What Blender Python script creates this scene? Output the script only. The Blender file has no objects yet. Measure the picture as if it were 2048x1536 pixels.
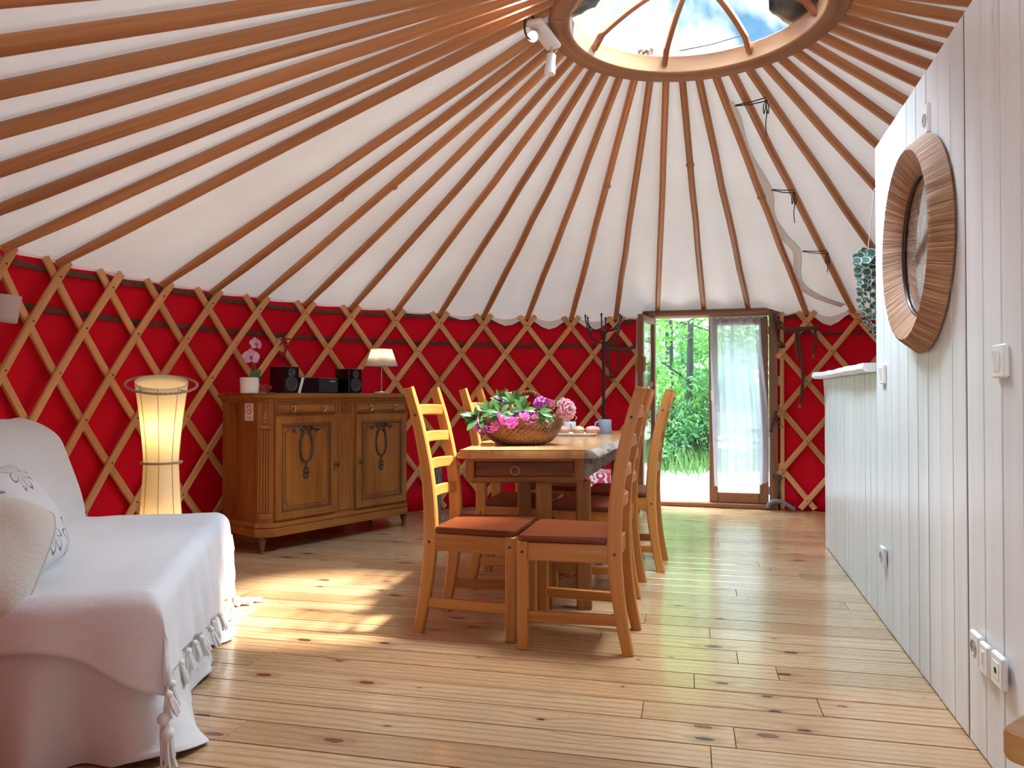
import bpy, math, random
from mathutils import Vector, Matrix, Quaternion, noise
V = Vector
PI = math.pi
random.seed(7)
SC = bpy.context.scene
COL = SC.collection

# ------------------------------------------------------------------ camera, world, sun, exposure
FPX, PITCH, CAMH = 1528.0, 0.0145, 1.0
cam_d = bpy.data.cameras.new('camera')
cam_d.sensor_width = 36.0
cam_d.lens = FPX / 2048.0 * 36.0
cam_d.clip_start = 0.02
cam = bpy.data.objects.new('camera', cam_d)
COL.objects.link(cam)
cam.location = (0, 0, CAMH)
cam.rotation_euler = (PI / 2 + PITCH, 0, 0)
SC.camera = cam

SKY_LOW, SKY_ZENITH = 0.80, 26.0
SUN_STRENGTH = 9.0
EXPOSURE = 1.52
SC.view_settings.view_transform = 'Standard'
SC.view_settings.look = 'None'
SC.view_settings.gamma = 1.0
SC.view_settings.exposure = EXPOSURE
SC.view_settings.use_curve_mapping = False

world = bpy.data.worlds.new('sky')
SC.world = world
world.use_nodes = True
wn = world.node_tree.nodes
wl = world.node_tree.links
wn.clear()
w_out = wn.new('ShaderNodeOutputWorld')
w_bg = wn.new('ShaderNodeBackground')
w_tc = wn.new('ShaderNodeTexCoord')
w_no = wn.new('ShaderNodeTexNoise')
w_no.inputs['Scale'].default_value = 5.5
w_no.inputs['Detail'].default_value = 6.0
w_no.inputs['Distortion'].default_value = 0.6
w_cr = wn.new('ShaderNodeValToRGB')
w_cr.color_ramp.elements[0].position = 0.44
w_cr.color_ramp.elements[0].color = (0.10, 0.25, 0.41, 1)
w_cr.color_ramp.elements[1].position = 0.60
w_cr.color_ramp.elements[1].color = (0.88, 0.96, 1.0, 1)
w_mp = wn.new('ShaderNodeMapping'); w_mp.inputs['Location'].default_value = (2.3, 0.4, 1.1)
wl.new(w_tc.outputs['Generated'], w_mp.inputs['Vector'])
wl.new(w_mp.outputs[0], w_no.inputs['Vector'])
wl.new(w_no.outputs['Fac'], w_cr.inputs['Fac'])
wl.new(w_cr.outputs['Color'], w_bg.inputs['Color'])
# sky boosted towards the unseen zenith to light the interior, calmer lower down
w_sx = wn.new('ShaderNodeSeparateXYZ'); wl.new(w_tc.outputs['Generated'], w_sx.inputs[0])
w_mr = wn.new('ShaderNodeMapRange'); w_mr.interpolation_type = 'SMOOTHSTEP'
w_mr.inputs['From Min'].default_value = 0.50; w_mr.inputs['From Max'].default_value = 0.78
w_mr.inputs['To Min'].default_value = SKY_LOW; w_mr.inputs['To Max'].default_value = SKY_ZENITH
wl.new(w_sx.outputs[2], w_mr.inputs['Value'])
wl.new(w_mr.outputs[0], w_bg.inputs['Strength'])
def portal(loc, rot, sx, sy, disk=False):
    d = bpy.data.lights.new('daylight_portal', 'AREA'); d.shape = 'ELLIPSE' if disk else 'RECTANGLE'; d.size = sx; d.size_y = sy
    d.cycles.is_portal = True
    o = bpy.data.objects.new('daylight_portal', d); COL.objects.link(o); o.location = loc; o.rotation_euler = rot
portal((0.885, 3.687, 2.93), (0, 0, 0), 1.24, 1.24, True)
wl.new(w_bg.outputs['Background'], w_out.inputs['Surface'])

sun_d = bpy.data.lights.new('sun', 'SUN')
sun_d.energy = SUN_STRENGTH
sun_d.angle = math.radians(6.0)
sun_d.color = (1.0, 0.93, 0.82)
sun = bpy.data.objects.new('sun', sun_d)
COL.objects.link(sun)
sun.location = (6, 3.6, 9)
sun.rotation_euler = V((-1.76, 0.02, -2.83)).to_track_quat('-Z', 'Y').to_euler()

# ------------------------------------------------------------------ geometry of the place (camera at 0,0; +Y forward)
CX, CY = 0.885, 3.687            # middle of the yurt
RW = 3.311                       # radius of the lattice
R_RING = 0.704

def ray(px, py):
    x = (px - 1024) / FPX; z = -(py - 768) / FPX
    c, s = math.cos(PITCH), math.sin(PITCH)
    return V((x, c - z * s, s + z * c))
def at(px, py, Y):               # the point seen at px,py at distance Y
    d = ray(px, py); t = Y / d.y
    return V((d.x * t, Y, CAMH + d.z * t))
def onz(px, py, z):              # the point seen at px,py at height z
    d = ray(px, py); t = (z - CAMH) / d.z
    return V((d.x * t, d.y * t, z))
def oncyl(px, py, R):            # the point seen at px,py on the round wall
    d = ray(px, py)
    a = d.x * d.x + d.y * d.y; b = -(d.x * CX + d.y * CY); c = CX * CX + CY * CY - R * R
    t = (-b + math.sqrt(b * b - a * c)) / a
    return V((d.x * t, d.y * t, CAMH + d.z * t))
def angof(p): return math.atan2(p.x - CX, p.y - CY)
def cyl(ang, R, z): return V((CX + R * math.sin(ang), CY + R * math.cos(ang), z))
def rad2(ang): return V((math.sin(ang), math.cos(ang), 0))

# ------------------------------------------------------------------ mesh helpers
class MB:
    def __init__(s):
        s.v = []; s.f = []; s.g = []; s.mi = []
    def add(s, verts, faces, gco=None, mi=0):
        o = len(s.v)
        s.v += [tuple(p) for p in verts]
        s.g += [tuple(p) for p in (gco if gco else verts)]
        s.f += [tuple(i + o for i in f) for f in faces]
        s.mi += [mi] * len(faces)
    def sweep(s, path, prof, up=None, scale=None, caps=True, closed=False, mi=0, goff=None):
        n = len(path); m = len(prof)
        path = [V(p) for p in path]
        goff = goff if goff is not None else (random.uniform(-50, 50), random.uniform(-50, 50), random.uniform(-50, 50))
        T = []
        for i in range(n):
            if closed: t = path[(i + 1) % n] - path[i - 1]
            else: t = path[min(i + 1, n - 1)] - path[max(i - 1, 0)]
            if t.length < 1e-9: t = T[-1] if T else V((0, 0, 1))
            T.append(t.normalized())
        if up is None:
            up = V((0, 0, 1)) if abs(T[0].z) < 0.9 else V((0, 1, 0))
            fixed = False
        else:
            up = V(up); fixed = True
        x = None; verts = []; g = []; L = 0
        for i in range(n):
            if i: L += (path[i] - path[i - 1]).length
            if fixed or x is None:
                x = up.cross(T[i]) if not callable(up) else x
                if x.length < 1e-6: x = V((1, 0, 0)).cross(T[i])
                x.normalize()
            else:
                x = (x - T[i] * x.dot(T[i])).normalized()
            y = T[i].cross(x)
            sc = scale[i] if scale else 1.0
            sx, sy = sc if isinstance(sc, tuple) else (sc, sc)
            for (a, b) in prof:
                verts.append(path[i] + x * (a * sx) + y * (b * sy))
                g.append((L + goff[0], a + goff[1], b + goff[2]))
        faces = []
        for i in range(n if closed else n - 1):
            i2 = (i + 1) % n
            for j in range(m):
                j2 = (j + 1) % m
                faces.append((i * m + j, i * m + j2, i2 * m + j2, i2 * m + j))
        if caps and not closed:
            faces.append(tuple(range(m - 1, -1, -1)))
            faces.append(tuple((n - 1) * m + j for j in range(m)))
        s.add(verts, faces, g, mi)
    def bar(s, p0, p1, w, h, bev=0.003, up=None, mi=0):   # chamfered bar, w sideways, h along up
        p0, p1 = V(p0), V(p1); d = p1 - p0; L = d.length; d = d / L
        bev = min(bev, w * .45, h * .45, L * .45)
        pr = rect(w, h, bev)
        if bev <= 0:
            s.sweep([p0, p1], rect(w, h), up, mi=mi); return
        s.sweep([p0, p0 + d * bev, p1 - d * bev, p1], pr, up, [(1 - 2 * bev / w * .9, 1 - 2 * bev / h * .9), 1, 1, (1 - 2 * bev / w * .9, 1 - 2 * bev / h * .9)], mi=mi)
    def box(s, c, sz, bev=0.003, mi=0):
        c = V(c); ax = max(range(3), key=lambda i: sz[i])
        d = V((0, 0, 0)); d[ax] = sz[ax] / 2
        if ax == 0: up, w, h = (0, 0, 1), sz[1], sz[2]
        elif ax == 1: up, w, h = (0, 0, 1), sz[0], sz[2]
        else: up, w, h = (0, 1, 0), sz[0], sz[1]
        s.bar(c - d, c + d, w, h, bev, up, mi)
    def tube(s, path, r, n=8, closed=False, mi=0, caps=True):
        rs = r if isinstance(r, (list, tuple)) else [r] * len(path)
        s.sweep(path, circ(1.0, n), None, list(rs), caps=caps, closed=closed, mi=mi)
    def lathe(s, prof, c=(0, 0, 0), n=24, mi=0, M=None, caps=True):
        c = V(c); verts = []; g = []
        for (r, z) in prof:
            for j in range(n):
                a = 2 * PI * j / n
                p = V((r * math.cos(a), r * math.sin(a), z))
                verts.append((M @ p if M else p) + c); g.append((z, r * math.cos(a) + c.x, r * math.sin(a) + c.y))
        faces = []
        for i in range(len(prof) - 1):
            for j in range(n):
                j2 = (j + 1) % n
                faces.append((i * n + j, i * n + j2, (i + 1) * n + j2, (i + 1) * n + j))
        if caps and prof[0][0] > 2e-4: faces.append(tuple(range(n - 1, -1, -1)))
        if caps and prof[-1][0] > 2e-4: faces.append(tuple((len(prof) - 1) * n + j for j in range(n)))
        s.add(verts, faces, g, mi)
    def grid(s, fn, nu, nv, cu=False, mi=0, g=None, flip=False):
        verts = []; gg = []
        for i in range(nu):
            for j in range(nv):
                u = i / (nu if cu else nu - 1); v = j / (nv - 1)
                p = V(fn(u, v)); verts.append(p); gg.append(g(u, v) if g else p)
        faces = []
        for i in range(nu if cu else nu - 1):
            i2 = (i + 1) % nu
            for j in range(nv - 1):
                q = (i * nv + j, i2 * nv + j, i2 * nv + j + 1, i * nv + j + 1)
                faces.append(q[::-1] if flip else q)
        s.add(verts, faces, gg, mi)
    def ball(s, c, r, n=10, m=6, mi=0, M=None):
        pr = [(math.sin(PI * i / m), -math.cos(PI * i / m)) for i in range(m + 1)]
        rr = r if isinstance(r, tuple) else (r, r, r)
        D = Matrix.Diagonal(V(rr)).to_3x3()
        if M: D = M @ D
        s.lathe([(max(a, 1e-6), b) for a, b in pr], c, n, mi, D)
    def prism(s, pts, z0, z1, mi=0, M=None):   # outline in xy, extruded z0..z1
        n = len(pts)
        vs = [V((p[0], p[1], z0)) for p in pts] + [V((p[0], p[1], z1)) for p in pts]
        if M: vs = [M @ v for v in vs]
        fs = [tuple(range(n - 1, -1, -1)), tuple(range(n, 2 * n))]
        fs += [(i, (i + 1) % n, n + (i + 1) % n, n + i) for i in range(n)]
        s.add(vs, fs, None, mi)
    def build(s, name, mats, parent=None, loc=None, smooth=35, merge=True):
        me = bpy.data.meshes.new(name)
        me.from_pydata(s.v, [], s.f)
        at_ = me.attributes.new('gco', 'FLOAT_VECTOR', 'POINT')
        at_.data.foreach_set('vector', [c for p in s.g for c in p])
        if not isinstance(mats, (list, tuple)): mats = [mats]
        for m in mats: me.materials.append(m)
        if len(mats) > 1: me.polygons.foreach_set('material_index', s.mi)
        me.update()
        if smooth:
            me.polygons.foreach_set('use_smooth', [True] * len(me.polygons))
            me.set_sharp_from_angle(angle=math.radians(smooth))
        o = bpy.data.objects.new(name, me)
        COL.objects.link(o)
        if parent: o.parent = parent
        if loc is not None: o.location = loc
        return o

def circ(r, n): return [(r * math.cos(2 * PI * i / n), r * math.sin(2 * PI * i / n)) for i in range(n)]
def rect(w, h, b=0.0):
    w, h = w / 2, h / 2
    if b <= 0: return [(-w, -h), (w, -h), (w, h), (-w, h)]
    return [(-w + b, -h), (w - b, -h), (w, -h + b), (w, h - b), (w - b, h), (-w + b, h), (-w, h - b), (-w, -h + b)]
def lerp(a, b, t): return a + (b - a) * t
def bez(pts, n=12):              # Catmull-Rom through points
    pts = [V(p) for p in pts]; out = []
    for i in range(len(pts) - 1):
        p0 = pts[max(i - 1, 0)]; p1 = pts[i]; p2 = pts[i + 1]; p3 = pts[min(i + 2, len(pts) - 1)]
        for k in range(n):
            t = k / n
            out.append(0.5 * ((2 * p1) + (-p0 + p2) * t + (2 * p0 - 5 * p1 + 4 * p2 - p3) * t * t + (-p0 + 3 * p1 - 3 * p2 + p3) * t ** 3))
    out.append(pts[-1]); return out
def solid(o, t, off=-1.0):
    m = o.modifiers.new('thickness', 'SOLIDIFY'); m.thickness = t; m.offset = off; return o
def subsurf(o, n=1):
    m = o.modifiers.new('smooth', 'SUBSURF'); m.levels = n; m.render_levels = n; return o

def tag(o, label, cat, group=None, kind=None):
    o['label'] = label; o['category'] = cat
    if group: o['group'] = group
    if kind: o['kind'] = kind
    return o
def struct(o): o['kind'] = 'structure'; return o
def thing(name, label, cat, loc=(0, 0, 0), rotz=0.0, group=None):
    o = bpy.data.objects.new(name, None); COL.objects.link(o)
    o.empty_display_size = 0.1
    o.location = loc; o.rotation_euler = (0, 0, rotz)
    return tag(o, label, cat, group)
def copy_tree(o, parent=None):
    c = o.copy(); COL.objects.link(c)
    if parent: c.parent = parent
    for ch in list(o.children): copy_tree(ch, c)
    return c
ORD = ['first', 'second', 'third', 'fourth', 'fifth', 'sixth', 'seventh', 'eighth', 'ninth', 'tenth', 'eleventh', 'twelfth',
       'thirteenth', 'fourteenth', 'fifteenth', 'sixteenth', 'seventeenth', 'eighteenth', 'nineteenth', 'twentieth',
       'twenty-first', 'twenty-second', 'twenty-third', 'twenty-fourth', 'twenty-fifth', 'twenty-sixth', 'twenty-seventh', 'twenty-eighth', 'twenty-ninth', 'thirtieth']

# ------------------------------------------------------------------ materials
class NT:
    def __init__(s, name):
        s.m = bpy.data.materials.new(name); s.m.use_nodes = True
        s.t = s.m.node_tree; s.n = s.t.nodes; s.l = s.t.links
        s.b = s.n.get('Principled BSDF'); s.out = s.n.get('Material Output')
    def node(s, typ, ins=None, **kw):
        nd = s.n.new('ShaderNode' + typ)
        for k, v in kw.items(): setattr(nd, k, v)
        for k, v in (ins or {}).items(): s.set(nd, k, v)
        return nd
    def set(s, nd, k, v):
        sock = nd.inputs[k]
        if hasattr(v, 'is_output') or isinstance(v, bpy.types.NodeSocket): s.l.new(v, sock)
        else: sock.default_value = v
    def p(s, **kw):
        for k, v in kw.items(): s.set(s.b, k.replace('_', ' '), v)
    def attr(s, name='gco', out='Vector'): return s.node('Attribute', attribute_name=name).outputs[out]
    def map(s, vec, scale=(1, 1, 1), loc=(0, 0, 0)):
        return s.node('Mapping', {'Vector': vec, 'Scale': scale, 'Location': loc}).outputs[0]
    def noise(s, vec, scale=5, detail=3, rough=0.5, dist=0.0, out='Fac'):
        return s.node('TexNoise', {'Vector': vec, 'Scale': scale, 'Detail': detail, 'Roughness': rough, 'Distortion': dist}).outputs[out]
    def ramp(s, fac, stops):
        nd = s.node('ValToRGB', {'Fac': fac}); e = nd.color_ramp.elements
        while len(e) > 1: e.remove(e[-1])
        for i, (p, c) in enumerate(stops):
            el = e[0] if i == 0 else e.new(p)
            el.position = p; el.color = (c, c, c, 1) if isinstance(c, (int, float)) else (*c[:3], 1)
        return nd.outputs['Color']
    def math(s, op, a, b=0.0, c=None, clamp=False):
        nd = s.node('Math', operation=op, use_clamp=clamp); s.set(nd, 0, a); s.set(nd, 1, b)
        if c is not None: s.set(nd, 2, c)
        return nd.outputs[0]
    def mix(s, fac, a, b, mode='MIX'):
        nd = s.node('Mix', data_type='RGBA', blend_type=mode)
        s.set(nd, 0, fac); s.set(nd, 6, a if not isinstance(a, tuple) else (*a[:3], 1)); s.set(nd, 7, b if not isinstance(b, tuple) else (*b[:3], 1))
        return nd.outputs[2]
    def bump(s, h, strength=0.3, dist=0.01):
        s.l.new(s.node('Bump', {'Height': h, 'Strength': strength, 'Distance': dist}).outputs[0], s.b.inputs['Normal'])
    def surf(s, sh): s.l.new(sh, s.out.inputs['Surface'])

def flat(name, col, rough=0.5, metal=0.0, spec=0.5, **kw):
    t = NT(name); t.p(Base_Color=(*col, 1), Roughness=rough, Metallic=metal)
    t.b.inputs['Specular IOR Level'].default_value = spec
    for k, v in kw.items(): t.set(t.b, k.replace('_', ' '), v)
    return t.m
def wood(name, dark, light, rough=0.4, across=28, along=1.6, knots=0.0, var=0.12, spec=0.5):
    t = NT(name); g = t.attr()
    n1 = t.noise(t.map(g, (along, across, across)), 1.0, 5, 0.6, 0.4)
    n2 = t.noise(t.map(g, (along * .5, across * .28, across * .28)), 1.0, 2, 0.5)
    n3 = t.noise(t.map(g, (along * 2.5, across * 7, across * 7)), 1.0, 2, 0.5)
    f = t.math('ADD', t.math('MULTIPLY', n1, 0.5), t.math('MULTIPLY', n2, 0.5))
    f = t.math('ADD', t.math('MULTIPLY', f, 0.85), t.math('MULTIPLY', n3, 0.15))
    col = t.ramp(f, [(0.36, dark), (0.5, tuple(lerp(a, b, .55) for a, b in zip(dark, light))), (0.66, light)])
    if knots:
        vo = t.node('TexVoronoi', {'Vector': t.map(g, (3.0, 9, 9)), 'Scale': 1.0, 'Randomness': 1.0})
        sel = t.node('SeparateColor', {'Color': vo.outputs['Color']}).outputs[0]
        thr = t.math('MULTIPLY', t.math('SUBTRACT', sel, 1 - knots), 0.35)
        k = t.math('SUBTRACT', thr, vo.outputs['Distance'])
        km = t.ramp(t.math('MULTIPLY_ADD', k, 9.0, 0.35), [(0.3, 0.0), (0.55, 1.0)])
        col = t.mix(km, col, tuple(c * .28 for c in dark))
    oi = t.node('ObjectInfo').outputs['Random']
    v = t.math('MULTIPLY_ADD', oi, var * 2, 1 - var)
    hsv = t.node('HueSaturation', {'Color': col, 'Value': v})
    t.p(Base_Color=hsv.outputs[0], Roughness=rough)
    t.b.inputs['Specular IOR Level'].default_value = spec
    t.bump(n1, 0.08, 0.004)
    return t.m
def glassy(name, col=(1, 1, 1), fac=0.08, rough=0.02):
    t = NT(name)
    tr = t.node('BsdfTransparent', {'Color': (*col, 1)}); gl = t.node('BsdfGlossy', {'Roughness': rough, 'Color': (1, 1, 1, 1)})
    fr = t.math('POWER', t.node('LayerWeight', {'Blend': 0.5}).outputs['Facing'], 4.0)
    mx = t.node('MixShader'); t.l.new(t.math('MULTIPLY_ADD', fr, 0.6, fac), mx.inputs[0]); t.l.new(tr.outputs[0], mx.inputs[1]); t.l.new(gl.outputs[0], mx.inputs[2])
    t.surf(mx.outputs[0]); return t.m
def thin(name, col, trans=0.4, transp=0.0, bumpscale=None, stain=False):   # cloth that lets light through
    t = NT(name); c = (*col, 1)
    if stain:
        g = t.attr()
        n = t.noise(g, 1.3, 4, 0.6); s2 = t.noise(t.map(g, (1, 1, 1), (7, 3, 1)), 5.0, 5, 0.7)
        c = t.mix(t.ramp(n, [(0.35, 0.0), (0.75, 1.0)]), tuple(x * 1.0 for x in col), (col[0] * .93, col[1] * .89, col[2] * .86))
        c = t.mix(t.ramp(s2, [(0.70, 0.0), (0.80, 0.35)]), c, (0.42, 0.33, 0.26))
    d = t.node('BsdfDiffuse', {'Color': c}); tl = t.node('BsdfTranslucent', {'Color': c})
    mx = t.node('MixShader', {0: trans}); t.l.new(d.outputs[0], mx.inputs[1]); t.l.new(tl.outputs[0], mx.inputs[2])
    sh = mx.outputs[0]
    if transp:
        tp = t.node('BsdfTransparent'); m2 = t.node('MixShader', {0: transp}); t.l.new(sh, m2.inputs[1]); t.l.new(tp.outputs[0], m2.inputs[2]); sh = m2.outputs[0]
    if bumpscale:
        b = t.node('Bump', {'Height': t.noise(t.attr(), bumpscale, 3), 'Strength': 0.35, 'Distance': 0.01}).outputs[0]
        t.l.new(b, d.inputs['Normal'])
    t.surf(sh); return t.m

M = {}
M['pole'] = wood('reddish pine pole', (0.36, 0.125, 0.040), (0.62, 0.28, 0.105), 0.5, 40, 1.2, 0.10)
M['lath'] = wood('honey pine lath', (0.58, 0.25, 0.080), (0.82, 0.47, 0.20), 0.55, 45, 1.5, 0.10)
M['ring'] = wood('crown wood', (0.22, 0.085, 0.035), (0.45, 0.21, 0.09), 0.55, 30, 1.4, spec=0.2)
M['ring_glare'] = wood('crown ring glare strip', (0.42, 0.24, 0.12), (0.62, 0.40, 0.23), 0.22, 30, 1.4, spec=0.7)  # paler and glossier than the ring wood: sky glare put into the colour
M['rib'] = wood('crown rib wood', (0.22, 0.07, 0.03), (0.40, 0.15, 0.06), 0.4, 40)
M['chair'] = wood('antique stained pine', (0.37, 0.115, 0.020), (0.59, 0.240, 0.055), 0.38, 40, 1.6, 0.05, 0.06, 0.28)
M['seat'] = wood('dark red stained seat', (0.10, 0.020, 0.007), (0.20, 0.050, 0.018), 0.28, 26, 1.6, 0.0, 0.05, 0.22)
M['board'] = wood('walnut sideboard wood', (0.17, 0.050, 0.008), (0.40, 0.150, 0.030), 0.36, 20, 2.0, 0.0, 0.05, 0.3)
M['board_dark'] = wood('dark sideboard moulding', (0.085, 0.027, 0.008), (0.21, 0.075, 0.022), 0.32, 30, 2.0, 0.0, 0.04)
M['carve'] = flat('dark carved wood', (0.045, 0.020, 0.012), 0.3)
M['table'] = wood('rustic table wood', (0.13, 0.047, 0.017), (0.36, 0.15, 0.048), 0.55, 22, 2.0, 0.15, spec=0.15)
M['slab_edge'] = wood('slab saw cut edge', (0.27, 0.11, 0.035), (0.50, 0.25, 0.085), 0.5, 22, 2.0, 0.1, spec=0.2)
M['tabletop'] = wood('polished slab wood', (0.40, 0.205, 0.08), (0.66, 0.40, 0.185), 0.16, 9, 1.1, 0.12, 0.02, 0.6)
M['bark'] = wood('bark edge', (0.08, 0.055, 0.04), (0.33, 0.27, 0.21), 0.8, 60, 14)
M['drawerfront'] = wood('dark figured drawer front', (0.035, 0.012, 0.006), (0.24, 0.075, 0.020), 0.45, 24, 3.0, spec=0.12)
M['doorwood'] = wood('stained door wood', (0.19, 0.065, 0.025), (0.34, 0.135, 0.052), 0.4, 30, 1.2)
M['stool'] = wood('warm stool wood', (0.36, 0.16, 0.05), (0.55, 0.29, 0.10), 0.4, 20, 1.5)
M['brass'] = flat('aged brass', (0.55, 0.38, 0.15), 0.3, 1.0)
M['steel'] = flat('brushed steel', (0.6, 0.58, 0.55), 0.28, 1.0)
M['iron'] = flat('black iron', (0.012, 0.012, 0.016), 0.45)
M['white_plastic'] = flat('white plastic', (0.82, 0.81, 0.78), 0.3)
M['hole'] = flat('dark hole', (0.02, 0.015, 0.015), 0.6)
M['grey_plastic'] = flat('grey socket plastic', (0.45, 0.43, 0.42), 0.4)
M['black_gloss'] = flat('black lacquer', (0.006, 0.006, 0.008), 0.12)
M['black_matt'] = flat('matt black', (0.012, 0.012, 0.014), 0.5)
M['cone'] = flat('speaker cone', (0.03, 0.032, 0.038), 0.35)
M['ceramic'] = flat('white ceramic', (0.82, 0.81, 0.79), 0.25)
M['greymug'] = flat('blue grey glaze', (0.24, 0.27, 0.34), 0.3)
M['rope'] = wood('brown rope', (0.05, 0.025, 0.015), (0.16, 0.09, 0.055), 0.9, 60, 60)
M['band'] = wood('woven brown band', (0.06, 0.032, 0.02), (0.15, 0.09, 0.06), 0.9, 80, 60)
M['rope_pale'] = flat('frayed rope end', (0.36, 0.26, 0.17), 0.9)
M['cord_dark'] = flat('dark cord', (0.04, 0.03, 0.03), 0.8)
M['cord_white'] = flat('white cord', (0.75, 0.75, 0.75), 0.7)
M['red_ribbon'] = flat('red ribbon', (0.42, 0.012, 0.02), 0.6)
M['green_stem'] = flat('green stem', (0.09, 0.16, 0.045), 0.6)
M['tarp'] = flat('black tarp', (0.03, 0.035, 0.045), 0.45)
M['hose'] = flat('grey hose', (0.16, 0.17, 0.18), 0.5)
M['canvas'] = thin('white roof canvas', (0.83, 0.785, 0.745), 0.012, stain=True)
M['sheer'] = thin('sheer white curtain', (0.80, 0.85, 0.95), 0.5, 0.48)
M['shade_white'] = thin('white lampshade cloth', (0.90, 0.88, 0.84), 0.5)
M['shade_cream'] = thin('cream lampshade cloth', (0.92, 0.85, 0.68), 0.5)
M['frost'] = thin('frosted glass', (0.86, 0.82, 0.83), 0.55, 0.1)
M['glass'] = glassy('window glass')
M['dome'] = glassy('skylight plastic', (0.97, 0.98, 1.0), 0.03, 0.15)
M['mirror'] = flat('mirror glass', (0.9, 0.9, 0.9), 0.03, 1.0)

def emit(name, col, s):
    t = NT(name); e = t.node('Emission', {'Color': (*col, 1), 'Strength': s}); t.surf(e.outputs[0]); return t.m
M['bulb_warm'] = emit('lit warm bulb', (1.0, 0.80, 0.48), 7)
M['bulb_cold'] = emit('lit spot', (1.0, 0.95, 0.88), 40)

def red_cloth():
    t = NT('red wall cloth'); g = t.attr()
    n = t.noise(g, 1.2, 3); w = t.noise(t.map(g, (1, 1, 1)), 350, 1)
    c = t.mix(n, (0.66, 0.003, 0.020), (0.78, 0.005, 0.026))
    t.p(Base_Color=c, Roughness=0.75); t.b.inputs['Specular IOR Level'].default_value = 0.15
    t.bump(t.noise(t.map(g, (1.5, 1.5, 0.6)), 2.2, 2), 0.35, 0.05); return t.m
M['red'] = red_cloth()
def painted():
    t = NT('white painted planks'); g = t.attr()
    n = t.noise(t.map(g, (0.8, 12, 12)), 1.0, 4); k = t.noise(t.map(g, (5, 22, 22)), 1.0, 2)
    c = t.mix(t.ramp(n, [(0.35, 0.0), (0.7, 1.0)]), (0.79, 0.80, 0.80), (0.69, 0.69, 0.69))
    c = t.mix(t.ramp(k, [(0.73, 0.0), (0.80, 0.6)]), c, (0.42, 0.36, 0.33))
    t.p(Base_Color=c, Roughness=0.33); t.bump(t.noise(t.map(g, (3, 45, 45)), 1.0, 3), 0.12, 0.004); return t.m
M['painted'] = painted()
M['gap'] = flat('dark gap backing', (0.055, 0.02, 0.02), 0.8)
def fabric(name, c1, c2, scale=(160, 160, 160), bump=0.35, sheen=0.2):
    t = NT(name); g = t.attr()
    n = t.noise(g, 4, 3)
    t.p(Base_Color=t.mix(n, c1, c2), Roughness=0.85); t.b.inputs['Specular IOR Level'].default_value = 0.15
    b = t.noise(t.map(g, scale), 1.0, 2); t.bump(b, bump, 0.004); return t.m
M['sofa'] = fabric('off white sofa cover', (0.74, 0.73, 0.72), (0.68, 0.67, 0.66), (60, 60, 60), 0.2)
M['cream'] = fabric('cream cushion cover', (0.72, 0.69, 0.62), (0.66, 0.62, 0.55), (90, 90, 90), 0.5)
def throw_mat():
    t = NT('white woven throw'); g = t.attr()
    s = t.node('SeparateXYZ', {'Vector': g})
    b1 = t.math('SINE', t.math('MULTIPLY', s.outputs[0], 820)); b2 = t.math('SINE', t.math('MULTIPLY', s.outputs[1], 820))
    weave = t.math('MULTIPLY', b1, b2)
    stripe = t.math('GREATER_THAN', t.math('SINE', t.math('MULTIPLY', s.outputs[0], 45)), 0.75)
    kn = t.math('SINE', t.math('MULTIPLY', s.outputs[1], 150))
    h = t.math('ADD', t.math('MULTIPLY', weave, 0.35), t.math('MULTIPLY', stripe, t.math('MULTIPLY', kn, 0.8)))
    t.p(Base_Color=(0.78, 0.78, 0.79, 1), Roughness=0.9); t.b.inputs['Specular IOR Level'].default_value = 0.1
    t.bump(h, 0.28, 0.004); return t.m
M['throw'] = throw_mat()
M['yarn'] = flat('white yarn', (0.80, 0.79, 0.77), 0.95, 0, 0.1)
def jute():
    t = NT('woven jute cord'); g = t.attr()
    s = t.node('SeparateXYZ', {'Vector': g})
    n = t.noise(t.map(g, (260, 5, 5)), 1.0, 3, 0.6)
    c = t.ramp(n, [(0.32, (0.13, 0.050, 0.022)), (0.5, (0.36, 0.165, 0.075)), (0.68, (0.60, 0.37, 0.22))])
    t.p(Base_Color=c, Roughness=0.7); t.bump(n, 0.9, 0.006); return t.m
M['jute'] = jute()
def floral():
    t = NT('floral print cushion'); g = t.attr()
    vo = t.node('TexVoronoi', {'Vector': g, 'Scale': 5.2})
    s = t.node('SeparateXYZ', {'Vector': t.node('VectorMath', {0: g, 1: vo.outputs['Position']}, operation='SUBTRACT').outputs[0]})
    ang = t.math('ARCTAN2', s.outputs[1], s.outputs[0])
    d = vo.outputs['Distance']
    pet = t.math('ABSOLUTE', t.math('SINE', t.math('MULTIPLY', ang, 4.0)))
    edge = t.math('ABSOLUTE', t.math('SUBTRACT', d, t.math('MULTIPLY_ADD', pet, 0.22, 0.22)))
    l1 = t.math('LESS_THAN', edge, 0.03)
    vein = t.math('MULTIPLY', t.math('GREATER_THAN', t.math('SINE', t.math('MULTIPLY', ang, 44.0)), 0.72), t.math('LESS_THAN', d, t.math('MULTIPLY_ADD', pet, 0.16, 0.16)))
    l2 = t.math('LESS_THAN', t.math('ABSOLUTE', t.math('SUBTRACT', d, 0.11)), 0.02)
    m = t.math('MAXIMUM', t.math('MAXIMUM', l1, t.math('MULTIPLY', vein, 0.7)), l2)
    t.p(Base_Color=t.mix(m, (0.70, 0.69, 0.71), (0.23, 0.21, 0.22)), Roughness=0.85); return t.m
M['floral'] = floral()
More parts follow.
